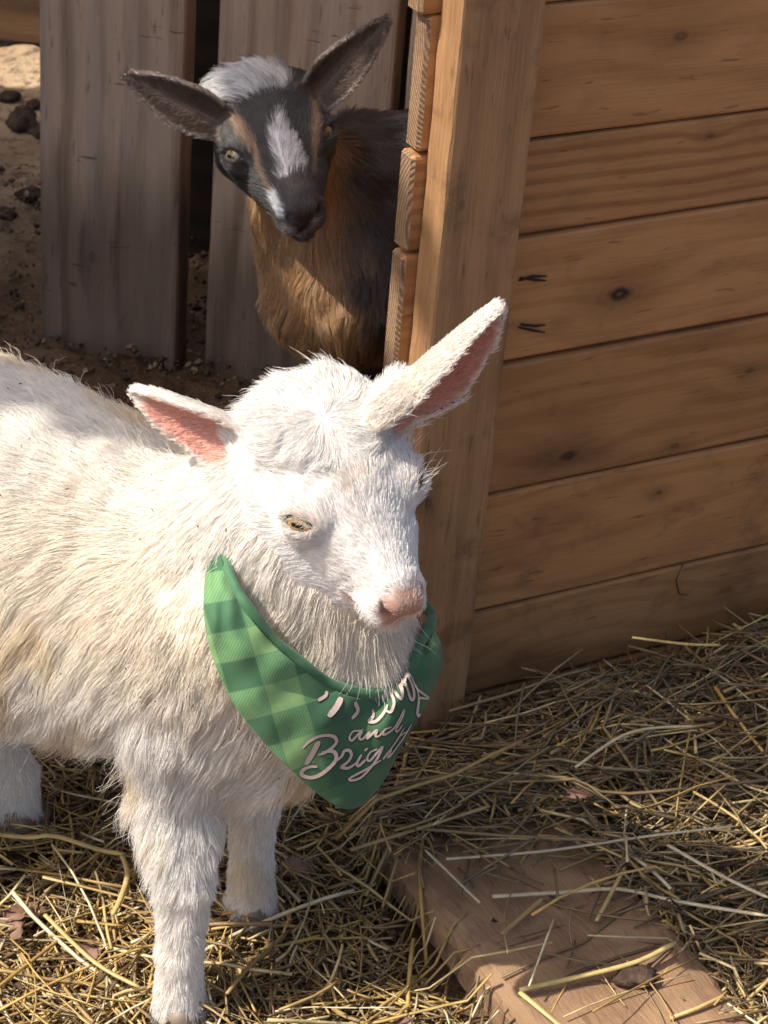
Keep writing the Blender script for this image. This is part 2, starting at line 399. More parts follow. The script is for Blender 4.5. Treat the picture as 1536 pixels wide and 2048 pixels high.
# ------------------------------------------------------------------ signed-distance modelling of the animals
def smin(a, b, k):
    h = np.clip(.5 + .5 * (b - a) / k, 0, 1); return b + (a - b) * h - k * h * (1 - h)
class Frame:
    """local frame: o origin, rows x,y,z in world, s scale"""
    def __init__(s, o, x, z, sc=1.0):
        s.o = np.asarray(o, float); s.x = nrm(x); z = np.asarray(z, float); s.z = nrm(z - s.x * (z @ s.x)); s.y = np.cross(s.z, s.x); s.sc = sc
        s.R = np.stack([s.x, s.y, s.z])
    def loc(s, P): return ((P - s.o) @ s.R.T) / s.sc
    def wld(s, p): return s.o + (np.asarray(p, float) @ s.R) * s.sc
    def dirw(s, v): return np.asarray(v, float) @ s.R
WORLD = Frame((0, 0, 0), (1, 0, 0), (0, 0, 1))
class SDF:
    def __init__(s): s.p = []
    def cone(s, tag, a, b, r1, r2, k=.02, fr=WORLD, op='add'):
        s.p.append(dict(t='c', tag=tag, a=fr.wld(a), b=fr.wld(b), r1=r1 * fr.sc, r2=r2 * fr.sc, k=k * fr.sc, op=op))
    def ell(s, tag, c, r, k=.02, fr=WORLD, x=None, z=None, op='add'):
        R = fr.R
        if x is not None:
            f2 = Frame((0, 0, 0), fr.dirw(x), fr.dirw(z) if z is not None else fr.dirw((.01, .02, 1))); R = f2.R
        s.p.append(dict(t='e', tag=tag, c=fr.wld(c), R=R, r=np.asarray(r, float) * fr.sc, k=k * fr.sc, op=op))
    def ear(s, tag, base, axis, normal, L, w, cup, th=.0019, k=.006, bend=0.0):
        s.p.append(dict(t='ear', tag=tag, fr=Frame(base, axis, normal), L=L, w=w, cup=cup, th=th, k=k, bend=bend, op='add'))
    def d1(s, q, P):
        if q['t'] == 'c':
            ba = q['b'] - q['a']; pa = P - q['a']; t = np.clip(pa @ ba / (ba @ ba), 0, 1)
            return np.linalg.norm(pa - t[:, None] * ba, axis=1) - (q['r1'] + (q['r2'] - q['r1']) * t)
        if q['t'] == 'e':
            l = (P - q['c']) @ q['R'].T; k0 = np.linalg.norm(l / q['r'], axis=1); k1 = np.linalg.norm(l / q['r'] ** 2, axis=1)
            return k0 * (k0 - 1) / (k1 + 1e-9)
        l = q['fr'].loc(P); return ear_d(q, l)
    def ev(s, P, tags=None):
        d = None
        for q in s.p:
            if tags is not None and q['tag'] not in tags: continue
            di = s.d1(q, P)
            if q['op'] == 'sub':
                if d is not None: d = -smin(-d, di, q['k'])
            else: d = di if d is None else smin(d, di, q['k'])
        return d
    def region(s, P):
        """index of the nearest tag for each point"""
        tags = []
        for q in s.p:
            if q['op'] == 'add' and q['tag'] not in tags: tags.append(q['tag'])
        D = np.stack([np.min([s.d1(q, P) for q in s.p if q['tag'] == t and q['op'] == 'add'], axis=0) for t in tags])
        return np.argmin(D, 0), tags
    def grad(s, P, e=.0006):
        g = np.stack([s.ev(P + np.eye(3)[i] * e) - s.ev(P - np.eye(3)[i] * e) for i in range(3)], 1); return nrm(g)
def ear_prof(t): return np.clip(1.28 * np.power(np.clip(t + .07, 0, 1), .33) * np.power(np.clip(1.0 - t, 0, 1), .78), .02, None) * (.80 + .22 * sstep(0, .45, t))
def ear_d(q, l):
    t = l[:, 0] / q['L']; w = q['w'] * ear_prof(np.clip(t, 0, 1)) + .0015
    u = np.clip(l[:, 1] / w, -1.25, 1.25)
    mid = q['cup'] * w * (np.abs(u) ** 1.8) * (1.35 - .6 * np.clip(t, 0, 1)) + q['bend'] * q['L'] * np.clip(t, 0, 1.2) ** 2
    dn = np.abs(l[:, 2] - mid) / np.sqrt(1 + (1.8 * q['cup'] * np.abs(u) ** .8) ** 2) - q['th']
    ds = (np.abs(l[:, 1]) - w) * .75
    dt = np.maximum(l[:, 0] - q['L'], -l[:, 0] - .012)
    a = np.maximum(dn, 0); b = np.maximum(np.maximum(ds, dt), 0)
    return np.sqrt(a * a + b * b) + np.minimum(np.maximum(dn, np.maximum(ds, dt)), 0) - .0006

def surface_nets(sdf, lo, hi, h):
    lo = np.asarray(lo, float); n = np.ceil((np.asarray(hi) - lo) / h).astype(int); n = (n // 4 + 1) * 4
    cn = n // 4 + 1
    ax = [lo[i] + np.arange(cn[i]) * 4 * h for i in range(3)]
    Pc = np.stack(np.meshgrid(*ax, indexing='ij'), -1).reshape(-1, 3)
    dc = sdf.ev(Pc).reshape(cn)
    fine = np.repeat(np.repeat(np.repeat(dc, 4, 0), 4, 1), 4, 2).astype(np.float32)
    near = np.abs(dc) < 4 * h * 1.9
    ii = np.argwhere(near)
    off = np.stack(np.meshgrid(range(-2, 3), range(-2, 3), range(-2, 3), indexing='ij'), -1).reshape(-1, 3)
    msk = np.zeros(fine.shape, bool)
    fi = ii * 4
    for o in off:
        q = np.clip(fi + o, 0, np.array(fine.shape) - 1); msk[q[:, 0], q[:, 1], q[:, 2]] = True
    fidx = np.argwhere(msk)
    vals = np.empty(len(fidx))
    for a in range(0, len(fidx), 400000):
        vals[a:a + 400000] = sdf.ev(lo + fidx[a:a + 400000] * h)
    fine[fidx[:, 0], fidx[:, 1], fidx[:, 2]] = vals
    ins = fine < 0
    S = [slice(None, -1), slice(1, None)]
    cnt = np.zeros(np.array(fine.shape) - 1, np.int8)
    for a in (0, 1):
        for b in (0, 1):
            for c in (0, 1): cnt += ins[S[a], S[b], S[c]]
    act = (cnt > 0) & (cnt < 8)
    ci = np.argwhere(act); vid = np.full(act.shape, -1, np.int64); vid[act] = np.arange(len(ci))
    acc = np.zeros((len(ci), 3)); num = np.zeros(len(ci))
    corners = [(a, b, c) for a in (0, 1) for b in (0, 1) for c in (0, 1)]
    val = {k: fine[ci[:, 0] + k[0], ci[:, 1] + k[1], ci[:, 2] + k[2]].astype(float) for k in corners}
    for k in corners:
        for d in range(3):
            if k[d] == 0:
                k2 = list(k); k2[d] = 1; k2 = tuple(k2); a, b = val[k], val[k2]; cr = (a < 0) != (b < 0)
                t = np.where(cr, a / np.where(cr, a - b, 1), 0)
                p = np.array(k, float)[None, :].repeat(len(ci), 0); p[:, d] = t
                acc[cr] += p[cr]; num += cr
    V = lo + (ci + acc / num[:, None]) * h
    Q = []
    for d in range(3):
        e1, e2 = [(1, 2), (2, 0), (0, 1)][d]
        sl0 = [slice(1, -1)] * 3; sl1 = [slice(1, -1)] * 3
        sl0[d] = slice(0, -1); sl1[d] = slice(1, None)
        A, B = ins[tuple(sl0)], ins[tuple(sl1)]
        base = np.argwhere(A != B); flip = A[tuple(base.T)]
        st = np.array([1, 1, 1]); st[d] = 0; e = base + st
        def cell(o1, o2):
            q = e.copy(); q[:, e1] -= o1; q[:, e2] -= o2; return vid[q[:, 0], q[:, 1], q[:, 2]]
        q = np.stack([cell(1, 1), cell(0, 1), cell(0, 0), cell(1, 0)], 1)
        q[~flip] = q[~flip][:, ::-1]; Q.append(q)
    Q = np.concatenate(Q); Q = Q[(Q >= 0).all(1)]
    return V, Q

# ------------------------------------------------------------------ fur
def fur_mat(name, rough=.55, trans=.35, spec=.25):
    N = NT(name)
    at = N.n('ShaderNodeAttribute', attribute_name='col')
    ci = N.n('ShaderNodeHairInfo')
    v = N.math('MULTIPLY_ADD', ci.outputs['Random'], .38, .80)
    hs = N.n('ShaderNodeHueSaturation'); N.set(hs.inputs['Value'], v); N.set(hs.inputs['Color'], at.outputs['Color'])
    d = N.n('ShaderNodeBsdfDiffuse'); N.set(d.inputs[0], hs.outputs[0])
    t = N.n('ShaderNodeBsdfTranslucent'); N.set(t.inputs[0], hs.outputs[0])
    m1 = N.n('ShaderNodeMixShader'); N.set(m1.inputs[0], trans); N.t.links.new(d.outputs[0], m1.inputs[1]); N.t.links.new(t.outputs[0], m1.inputs[2])
    g = N.n('ShaderNodeBsdfHair', component='Reflection'); N.set(g.inputs['Color'], (1, 1, 1)); N.set(g.inputs['RoughnessU'], .25); N.set(g.inputs['RoughnessV'], .6)
    m2 = N.n('ShaderNodeMixShader'); N.set(m2.inputs[0], spec * .3); N.t.links.new(m1.outputs[0], m2.inputs[1]); N.t.links.new(g.outputs[0], m2.inputs[2])
    N.t.links.new(m2.outputs[0], N.out.inputs['Surface']); return N.m

def scatter(V, Q, Nv, count, dens):
    T = np.concatenate([Q[:, [0, 1, 2]], Q[:, [0, 2, 3]]])
    a, b, c = V[T[:, 0]], V[T[:, 1]], V[T[:, 2]]
    ar = np.linalg.norm(np.cross(b - a, c - a), axis=1) * dens[T].mean(1)
    cdf = np.cumsum(ar); k = np.searchsorted(cdf, RNG.random(count) * cdf[-1]); k = np.clip(k, 0, len(T) - 1)
    r1, r2 = np.sqrt(RNG.random(count)), RNG.random(count); w = np.stack([1 - r1, r1 * (1 - r2), r1 * r2], 1)
    Tk = T[k]; return (V[Tk] * w[..., None]).sum(1), nrm((Nv[Tk] * w[..., None]).sum(1)), Tk, w

def grow(root, nor, comb, length, lift, npts=6, droop=.25, wave=.0, wfreq=30., clump=.5, nclump=2500, frizz=.0, sdf=None, curl=None):
    """strands (n, npts, 3): leave the skin at an angle, bend over along the comb direction, gather in locks"""
    n = len(root); comb = comb - nor * (comb * nor).sum(1, keepdims=True); comb = nrm(comb)
    P = np.empty((n, npts, 3)); P[:, 0] = root; st = (length / (npts - 1))[:, None]
    ph = RNG.random(n) * 6.28
    for i in range(1, npts):
        t = (i - .5) / (npts - 1)
        li = lift[:, None] * (1 - .75 * t)
        d = nor * li + comb * (1 - li) + np.array([0, 0, -1.]) * (droop * t)
        if np.ndim(wave) or wave > 0:
            wv = np.asarray(wave)[:, None] if np.ndim(wave) else wave
            d = d + vnoise(P[:, i - 1], wfreq, 3.) * wv * (.35 + t)
        if frizz > 0: d = d + RNG.normal(size=(n, 3)) * frizz
        P[:, i] = P[:, i - 1] + nrm(d) * st
    if clump is not None and nclump > 0:
        cidx = RNG.choice(n, min(nclump, n), replace=False)
        kd = KDTree(len(cidx))
        for j, i in enumerate(cidx): kd.insert(root[i], j)
        kd.balance()
        near = np.array([cidx[kd.find(r)[1]] for r in root])
        tt = np.linspace(0, 1, npts)[None, :, None]
        cl = (np.asarray(clump)[:, None, None] if np.ndim(clump) else clump) * RNG.uniform(.5, 1.0, size=(n, 1, 1))
        off = P[near] - P[near][:, :1]; tgt = P[near] * .8 + (root[:, None] + off) * .2
        P = P + (tgt - P) * cl * tt ** 1.3
    return P
class Fur:
    def __init__(s): s.P = []; s.C = []; s.r = []; s.tip = []
    def add(s, P, C, r, tip=.15):
        s.P.append(P); s.C.append(C); s.r.append(np.broadcast_to(np.asarray(r, float), (len(P),))); s.tip.append(tip)
    def build(s, name, mat, parent):
        sizes = []; pos = []; rad = []; col = []
        for P, C, r, tip in zip(s.P, s.C, s.r, s.tip):
            n, k = P.shape[:2]; sizes += [k] * n; pos.append(P.reshape(-1, 3))
            pr = np.linspace(1, 0, k) ** .7 * (1 - tip) + tip
            rad.append((r[:, None] * pr[None]).ravel())
            col.append(C if C.ndim == 3 else np.repeat(C[:, None], k, 1))
        hc = bpy.data.hair_curves.new(name); hc.add_curves(sizes)
        hc.position_data.foreach_set('vector', np.concatenate(pos).astype(np.float32).ravel())
        a = hc.attributes.get('radius') or hc.attributes.new('radius', 'FLOAT', 'POINT')
        a.data.foreach_set('value', np.concatenate(rad).astype(np.float32))
        a = hc.attributes.new('col', 'FLOAT_COLOR', 'POINT'); c3 = np.concatenate([c.reshape(-1, 3) for c in col])
        c4 = np.ones((len(c3), 4), np.float32); c4[:, :3] = c3; a.data.foreach_set('color', c4.ravel())
        hc.materials.append(mat); return new_obj(name, hc, parent)

def skin_mat(name, rough=.6, spec=.3):
    N = NT(name); at = N.n('ShaderNodeAttribute', attribute_name='col')
    tc = N.n('ShaderNodeTexCoord'); b = N.noise(tc.outputs['Object'], 900., 3.0)
    N.bsdf(at.outputs['Color'], rough, b, .25, .0006, spec=spec, Subsurface_Weight=.0); return N.m
def eye_mat(name, iris, iris2, rim):
    N = NT(name); tc = N.n('ShaderNodeTexCoord'); x, y, z = N.sep(tc.outputs['Object'])  # z out of the eye, x along the slit
    r = N.math('SQRT', N.add(N.mul(x, x), N.mul(y, y)))
    n = N.noise(tc.outputs['Object'], 900., 3.)
    c = N.mixc(N.ramp(N.add(r, N.mul(N.sub(n, .5), .003)), .0012, .0052), iris2, iris)
    bar = N.math('MAXIMUM', N.math('ABSOLUTE', N.mul(x, .42)), N.math('ABSOLUTE', N.mul(y, 1.35)))
    c = N.mixc(N.ramp(bar, .0013, .0017, 1, 0), c, (.004, .004, .004))
    c = N.mixc(N.ramp(r, .0058, .0066), c, rim)
    p = N.bsdf(c, .12, spec=.5, Coat_Weight=1.0, Coat_Roughness=.03); return N.m
def sphere_mesh(name, r, mat, nu=28, nv=18):
    V = []; Fs = []
    for i in range(nv + 1):
        for j in range(nu):
            a, b = math.pi * i / nv, 6.28318 * j / nu; V.append((r * math.sin(a) * math.cos(b), r * math.sin(a) * math.sin(b), r * math.cos(a)))
    for i in range(nv):
        for j in range(nu): Fs.append((i * nu + j, (i + 1) * nu + j, (i + 1) * nu + (j + 1) % nu, i * nu + (j + 1) % nu))
    return mesh_np(name, np.array(V), np.array(Fs), True, mat)

EYE_C, EYE_R = (0.15, 2.95, -1.15), .98
def eye_out(s): return nrm(np.array([.22, s * .70, .68]))
def eye_ax(s):
    o = eye_out(s); a = np.array([.74, -s * .58, .30]); return nrm(a - o * (a @ o))
def add_head(S, fr, wide=1.0):
    """kid goat head in centimetres: x to the nose, y to its left, z up from the brow"""
    w = wide
    S.ell('head', (-2.9, 0, -2.1), (3.7, 3.7 * w, 3.0), k=.8, fr=fr)
    S.ell('head', (-1.4, 0, -1.3), (3.4, 3.2 * w, 2.0), k=.8, fr=fr)
    for s in (-1, 1):
        S.ell('head', (-4.2, s * 2.1 * w, -1.3), (1.9, 1.7, 1.7), k=.9, fr=fr)
        S.ell('head', (1.5, s * 1.5 * w, -1.9), (1.9, 1.05, 1.1), k=.9, fr=fr)
        S.ell('head', (-.6, s * 2.6 * w, -.85), (1.7, 1.0, .9), k=.9, fr=fr)
        S.cone('head', (-1.5, s * 2.35 * w, -3.1), (3.2, s * .85, -3.0), 1.95, 1.25, k=1.0, fr=fr)
        S.cone('head', (-3.0, s * 1.7 * w, -4.2), (4.2, s * .45, -3.9), 1.4, 1.0, k=.9, fr=fr)
    S.cone('head', (-.4, 0, -1.75), (4.6, 0, -1.95), 2.3, 1.55, k=1.1, fr=fr)
    for s in (-1, 1):
        S.ell('head', (5.2, s * .80, -2.8), (1.25, .95, 1.0), k=.55, fr=fr)
        S.cone('head', (5.9, s * .5, -1.55), (5.4, s * .95, -1.65), .5, .45, k=.5, fr=fr)
    S.ell('nose', (5.45, 0, -1.85), (.95, 1.0, .80), k=.55, fr=fr)
    S.ell('head', (5.2, 0, -4.05), (1.2, .95, .78), k=.5, fr=fr)
    for s in (-1, 1):
        e = np.array([EYE_C[0], s * EYE_C[1] * w, EYE_C[2]]); o = eye_out(s)
        S.ell('head', e, (1.14, 1.12, 1.10), k=.7, fr=fr)
        ax = eye_ax(s)
        S.ell('head', e + o * 1.05, (.95, .42, .78), k=.15, fr=fr, x=ax, z=o, op='sub')
        S.cone('head', e + o * 1.05 + ax * .75, e + o * .80 + ax * 1.75, .17, .07, k=.15, fr=fr, op='sub')
        # mouth, nostrils
        S.cone('head', (6.3, 0, -3.45), (5.2, s * 1.4, -3.42), .17, .19, k=.16, fr=fr, op='sub')
        S.cone('head', (5.2, s * 1.4, -3.42), (3.9, s * 1.95, -3.2), .19, .08, k=.16, fr=fr, op='sub')
        S.cone('nose', (6.45, s * .42, -2.05), (6.0, s * .92, -1.8), .24, .30, k=.12, fr=fr, op='sub')
        S.cone('nose', (6.0, s * .92, -1.8), (5.55, s * 1.08, -1.35), .28, .10, k=.16, fr=fr, op='sub')
    S.cone('nose', (6.6, 0, -2.0), (6.55, 0, -3.4), .13, .16, k=.15, fr=fr, op='sub')
def add_eyes(fr, wide, mat, parent):
    for s in (-1, 1):
        e = np.array([EYE_C[0], s * EYE_C[1] * wide, EYE_C[2]]); o = nrm(eye_out(s) + np.array([.15, 0, -.05]))
        ow = fr.dirw(o); ax = fr.dirw(eye_ax(s)); f2 = Frame(fr.wld(e), ax, ow)
        z = nrm(ow); x = nrm(ax - z * (ax @ z)); y = np.cross(z, x)
        eo = new_obj('eye', sphere_mesh('eye', EYE_R * fr.sc, mat), parent)
        m = Matrix.Identity(4)
        for i in range(3): m[i][0], m[i][1], m[i][2], m[i][3] = x[i], y[i], z[i], fr.wld(e)[i]
        eo.matrix_local = parent.matrix_basis.inverted() @ m
# ------------------------------------------------------------------ the white kid
WHF = Frame(W(717, 978, 1.075), cam2w((.446, -.857, .259)), cam2w((.234, .391, .889)), .0108)
A_TAIL = nrm(np.array([-.90, .42, 0.0]))
A_SIDE = nrm(np.array([-.42, -.90, 0.0]))            # its right flank, towards the camera
S = SDF()
chest = W(395, 1290, 1.12); 
trunk_f = np.array([-.095, 1.135, .232]); trunk_r = trunk_f + A_TAIL * .20 + np.array([0, 0, .012])
S.cone('body', trunk_f + A_TAIL * .05, trunk_r, .086, .092, k=.05)
S.ell('body', trunk_f + A_TAIL * .15 + np.array([0, 0, -.006]), (.13, .085, .096), k=.04, x=A_TAIL, z=(0, 0, 1))
S.ell('body', trunk_f + np.array([.012, -.010, .0]), (.075, .070, .082), k=.04, x=A_TAIL, z=(0, 0, 1))
rump = trunk_r + A_TAIL * .05 + np.array([0, 0, .005])
S.ell('body', rump, (.085, .078, .085), k=.04, x=A_TAIL, z=(0, 0, 1))
S.cone('body', rump + A_TAIL * .07 + np.array([0, 0, .05]), rump + A_TAIL * .12 + np.array([0, 0, .075]), .014, .008, k=.02)
# neck
nb = np.array([-.078, 1.118, .262]); nt = WHF.wld((-3.6, 0, -3.4))
S.cone('neck', nb, nb * .45 + nt * .55, .066, .050, k=.035)
S.cone('neck', nb * .45 + nt * .55, nt, .050, .036, k=.03)
S.cone('neck', nt, W(672, 1345, 1.095), .036, .046, k=.03)
S.cone('body', trunk_f + np.array([.03, -.015, -.01]), trunk_f + np.array([.035, -.02, -.055]), .052, .036, k=.03)
def leg(sdf, tg, pts, rr, k=.018):
    for i in range(len(pts) - 1): sdf.cone(tg, pts[i], pts[i + 1], rr[i], rr[i + 1], k=k if i == 0 else .0035)
foot_n, foot_f = np.array([-.099, 1.047, .006]), np.array([-.064, 1.143, .006])
leg(S, 'leg', [trunk_f + A_SIDE * .045 + np.array([.012, 0, -.03]), trunk_f + A_SIDE * .050 + np.array([.010, 0, -.09]), np.array([-.0985, 1.062, .092]), np.array([-.1005, 1.052, .045]), foot_n], [.036, .024, .0145, .0122, .0150])
leg(S, 'leg', [trunk_f - A_SIDE * .035 + np.array([.01, 0, -.03]), trunk_f - A_SIDE * .030 + np.array([.02, 0, -.09]), np.array([-.066, 1.143, .085]), np.array([-.065, 1.147, .04]), foot_f], [.034, .022, .0140, .0122, .0150])
hipn, hipf = rump + A_SIDE * .04, rump - A_SIDE * .04
fh_f = np.array([-.232, 1.217, .012]); fh_n = np.array([-.335, 1.115, .012])
for hip, fh in ((hipn, fh_n), (hipf, fh_f)):
    if hip is hipf: hip = np.array([-.245, 1.225, .2])
    knee = (hip * .6 + fh * .4) - A_TAIL * .03; hock = fh + A_TAIL * .03 + np.array([0, 0, .075])
    leg(S, 'leg', [hip, knee, hock, fh + np.array([0, 0, .03]), fh], [.05, .036, .018, .0145, .0175])
# ears
ER_B = W(522, 876, 1.110); EL_B = W(776, 794, 1.110)
S.ear('ear', ER_B, W(262, 790, 1.125) - ER_B, cam2w((.05, -.72, .69)), float(np.linalg.norm(W(262, 790, 1.125) - ER_B)) + .001, .0215, .60, k=.010, bend=-.06)
S.ear('ear', EL_B, W(1000, 586, 1.11) - EL_B, cam2w((.70, -.55, .45)), float(np.linalg.norm(W(1000, 586, 1.11) - EL_B)) - .003, .0250, .85, k=.010, bend=.05)
for eb_, ti_, hc_ in ((ER_B, W(262, 790, 1.125), (-3.0, -1.6, -1.6)), (EL_B, W(1000, 586, 1.11), (-3.0, 1.6, -1.6))):
    S.cone('head', WHF.wld(hc_), eb_ + nrm(ti_ - eb_) * .010, .0105, .0070, k=.010)
add_head(S, WHF)
V, Q = surface_nets(S, (-.50, .96, -.005), (.13, 1.42, .505), .0019)
Nv = S.grad(V)
white = empty('white_goat', (-.10, 1.12, 0))
tag(white, 'fluffy cream white kid goat in sunlight in front, wearing the green bandana', 'goat')
reg, tags = S.region(V); tagn = np.array(tags)[reg]
H = WHF.loc(V)
skin = np.tile(np.array([.80, .72, .60]), (len(V), 1))
ishead = np.isin(tagn, ['head', 'nose'])
skin[ishead] = (.82, .72, .66)
def blend(C, m, col): return C + (np.array(col) - C) * np.clip(m, 0, 1)[:, None]
nosem = ishead * sstep(5.0, 5.8, H[:, 0] + .3 * snoise(V, 90.)) * sstep(-3.0, -2.5, H[:, 2]) * sstep(1.45, 1.1, np.abs(H[:, 1]))
skin = blend(skin, nosem, (.45, .25, .175))
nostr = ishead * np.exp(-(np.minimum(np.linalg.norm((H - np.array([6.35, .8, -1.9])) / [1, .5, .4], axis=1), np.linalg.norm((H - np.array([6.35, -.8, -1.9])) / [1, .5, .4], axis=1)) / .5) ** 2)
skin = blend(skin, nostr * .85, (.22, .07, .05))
lipm = ishead * np.exp(-((H[:, 2] + 3.42) / .34) ** 2) * sstep(3.2, 4.4, H[:, 0])
skin = blend(skin, lipm * .9, (.58, .30, .20))
for s in (-1, 1):
    e = np.array([EYE_C[0], s * EYE_C[1], EYE_C[2]]) + eye_out(s) * 1.0
    d = np.linalg.norm((H - e) * np.array([.8, 1, 1.1]), axis=1)
    skin = blend(skin, ishead * sstep(1.35, .85, d) * .85, (.66, .38, .30))
earq = [q for q in S.p if q['t'] == 'ear']
inner = np.zeros(len(V))
for q in earq:
    l = q['fr'].loc(V); t = l[:, 0] / q['L']; nn = (Nv @ q['fr'].z)
    inner = np.maximum(inner, (tagn == 'ear') * sstep(.1, .5, nn) * sstep(1.15, .9, np.abs(l[:, 1]) / (q['w'] * ear_prof(np.clip(t, 0, 1)))) * (np.abs(l[:, 1]) < .03) * sstep(.95, .8, t))
skin = blend(skin, inner, (.60, .26, .18))
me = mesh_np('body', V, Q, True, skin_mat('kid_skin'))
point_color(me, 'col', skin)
body = new_obj('body', me, white); body.matrix_parent_inverse = white.matrix_basis.inverted()
add_eyes(WHF, 1.0, eye_mat('kid_eye', (.30, .21, .08), (.20, .13, .05), (.05, .03, .02)), white)
# hooves
N = NT('hoof_horn'); N.bsdf((.22, .17, .12), .5); MAT_HOOF = N.m
def hoof(p, parent, ax):
    for s in (-1, 1):
        c = np.array(p) + np.array([-ax[1], ax[0], 0]) * .0085 * s + np.array([ax[0], ax[1], 0]) * .006
        me = tube_mesh('hoof', [tuple(c + np.array([ax[0], ax[1], 0]) * .010 + [0, 0, -.010]), tuple(c + [0, 0, .002]), tuple(c + [-.002, 0, .008])], [.0095, .0092, .0078], MAT_HOOF, 10)
        o = new_obj('hoof', me, parent); o.matrix_parent_inverse = parent.matrix_basis.inverted()
for p in (foot_n, foot_f, fh_f, fh_n): hoof(p, white, -A_TAIL)

# ------------------------------------------------------------------ bandana
def spline(pts, n):
    pts = np.asarray(pts, float); d = np.concatenate([[0], np.cumsum(np.linalg.norm(np.diff(pts, axis=0), axis=1))])
    t = np.linspace(0, d[-1], n); k = np.clip(np.searchsorted(d, t, side='right') - 1, 0, len(pts) - 2)
    P0, P1, P2, P3 = pts[np.maximum(k - 1, 0)], pts[k], pts[k + 1], pts[np.minimum(k + 2, len(pts) - 1)]
    u = ((t - d[k]) / np.maximum(d[k + 1] - d[k], 1e-9))[:, None]
    return .5 * ((2 * P1) + (P2 - P0) * u + (2 * P0 - 5 * P1 + 4 * P2 - P3) * u * u + (3 * P1 - P0 - 3 * P2 + P3) * u ** 3)
UP = [(428, 1078, 1.088), (455, 1150, 1.053), (495, 1228, 1.036), (548, 1290, 1.034), (610, 1343, 1.036), (680, 1385, 1.042), (740, 1397, 1.050), (790, 1372, 1.064), (825, 1322, 1.080), (850, 1272, 1.100), (862, 1245, 1.125)]
LO = [(416, 1100, 1.083), (407, 1225, 1.040), (432, 1335, 1.024), (490, 1440, 1.020), (590, 1548, 1.020), (688, 1618, 1.026), (752, 1584, 1.036), (806, 1490, 1.052), (850, 1412, 1.070), (884, 1335, 1.096), (880, 1280, 1.125)]
NU, NVv = 96, 44
up = spline(UP, NU); lo_ = spline(LO, NU)
cloth_px = np.zeros((NU, NVv, 2)); cloth = np.zeros((NU, NVv, 3))
for i in range(NU):
    for j in range(NVv):
        v = j / (NVv - 1); q = up[i] * (1 - v) + lo_[i] * v
        bul = math.sin(v * math.pi) * .006
        cloth_px[i, j] = q[:2]; cloth[i, j] = W(q[0], q[1], q[2] - bul)
Vc = cloth.reshape(-1, 3); iu = np.repeat(np.linspace(0, 1, NU), NVv); iv = np.tile(np.linspace(0, 1, NVv), NU)
wob = .0034 * np.sin(iu * 24 + 3.5 * iv + np.sin(iu * 9)) * (1 - iv) ** 1.5 * sstep(0, .1, iu) + .0016 * np.sin(iu * 30 + 6 * iv + 1.5 * np.sin(iv * 5)) * (1 - .6 * iv) + .0022 * snoise(Vc, 26., 2.) + .0014 * np.sin(iu * 13 - 9 * iv + 2 * np.sin(iu * 8)) * sstep(.45, .1, iu) + .003 * np.exp(-((iu - .16) / .03) ** 2) * np.cos(iv * 9) - .004 * np.exp(-((iu - .93) / .02) ** 2)
Vc = Vc + wob[:, None] * (CC - Vc) / 1.2
gi_ = np.arange(NU * NVv).reshape(NU, NVv)
Qc = np.stack([gi_[:-1, :-1], gi_[:-1, 1:], gi_[1:, 1:], gi_[1:, :-1]], -1).reshape(-1, 4)
N = NT('plaid_cloth')
uvn = N.n('ShaderNodeUVMap', uv_map='weave'); pu, pv, _ = N.sep(uvn.outputs[0])
tcg = N.n('ShaderNodeTexCoord')
def par(x):
    return N.ramp(N.math('PINGPONG', N.add(x, .25), 1.0), .47, .53)
def sqr(x):
    f = N.math('FRACT', N.mul(x, .5)); return N.ramp(N.math('ABSOLUTE', N.sub(f, .5)), .232, .268)
A_, B_ = sqr(pu), sqr(pv)
diag = N.ramp(N.math('SINE', N.mul(N.add(pu, N.mul(pv, .75)), 62.0)), -.35, .35)
lightc, midc, darkc = (.235, .39, .15), (.12, .25, .095), (.058, .148, .068)
both = N.mul(A_, B_); none = N.mul(N.sub(1.0, A_), N.sub(1.0, B_)); mix = N.sub(1.0, N.add(both, none))
hatch = N.mixc(N.mul(diag, .6), midc, (.19, .37, .17)); 
c = N.mixc(both, darkc, lightc); c = N.mixc(mix, c, hatch)
pan = N.n('ShaderNodeAttribute', attribute_name='shade_panel')
c = N.mixc(N.mul(pan.outputs['Fac'], .85), c, (.030, .085, .045))  # dark lettering backing, with the lower-right shade put into its colour
n_ = N.noise(tcg.outputs['Object'], 60., 4.); c = N.mixc(N.ramp(n_, .4, .75, 0, .45), c, (.055, .13, .07))
wv = N.noise(tcg.outputs['Object'], 1400., 2.)
N.bsdf(c, .8, wv, .25, .0006, spec=.2, Sheen_Weight=.15); MAT_PLAID = N.m
bandana = empty('bandana', tuple(W(640, 1450, 1.03)))
tag(bandana, 'green plaid bandana with pinkish script lettering tied round the white goat\'s neck', 'bandana')
PI_ = Matrix.Translation(-Vector(bandana.location))
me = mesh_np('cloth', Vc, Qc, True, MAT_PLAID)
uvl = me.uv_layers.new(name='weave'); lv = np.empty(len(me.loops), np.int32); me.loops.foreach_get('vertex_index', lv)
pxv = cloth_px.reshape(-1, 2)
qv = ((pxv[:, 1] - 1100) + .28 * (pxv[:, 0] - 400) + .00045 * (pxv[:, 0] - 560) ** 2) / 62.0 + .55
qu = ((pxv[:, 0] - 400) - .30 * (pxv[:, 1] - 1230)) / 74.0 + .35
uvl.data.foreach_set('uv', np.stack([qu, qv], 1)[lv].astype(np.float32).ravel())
a = me.attributes.new('shade_panel', 'FLOAT', 'POINT')
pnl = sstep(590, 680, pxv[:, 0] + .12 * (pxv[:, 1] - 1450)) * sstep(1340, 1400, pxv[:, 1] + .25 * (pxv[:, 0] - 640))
a.data.foreach_set('value', np.clip(pnl, 0, 1).astype(np.float32))
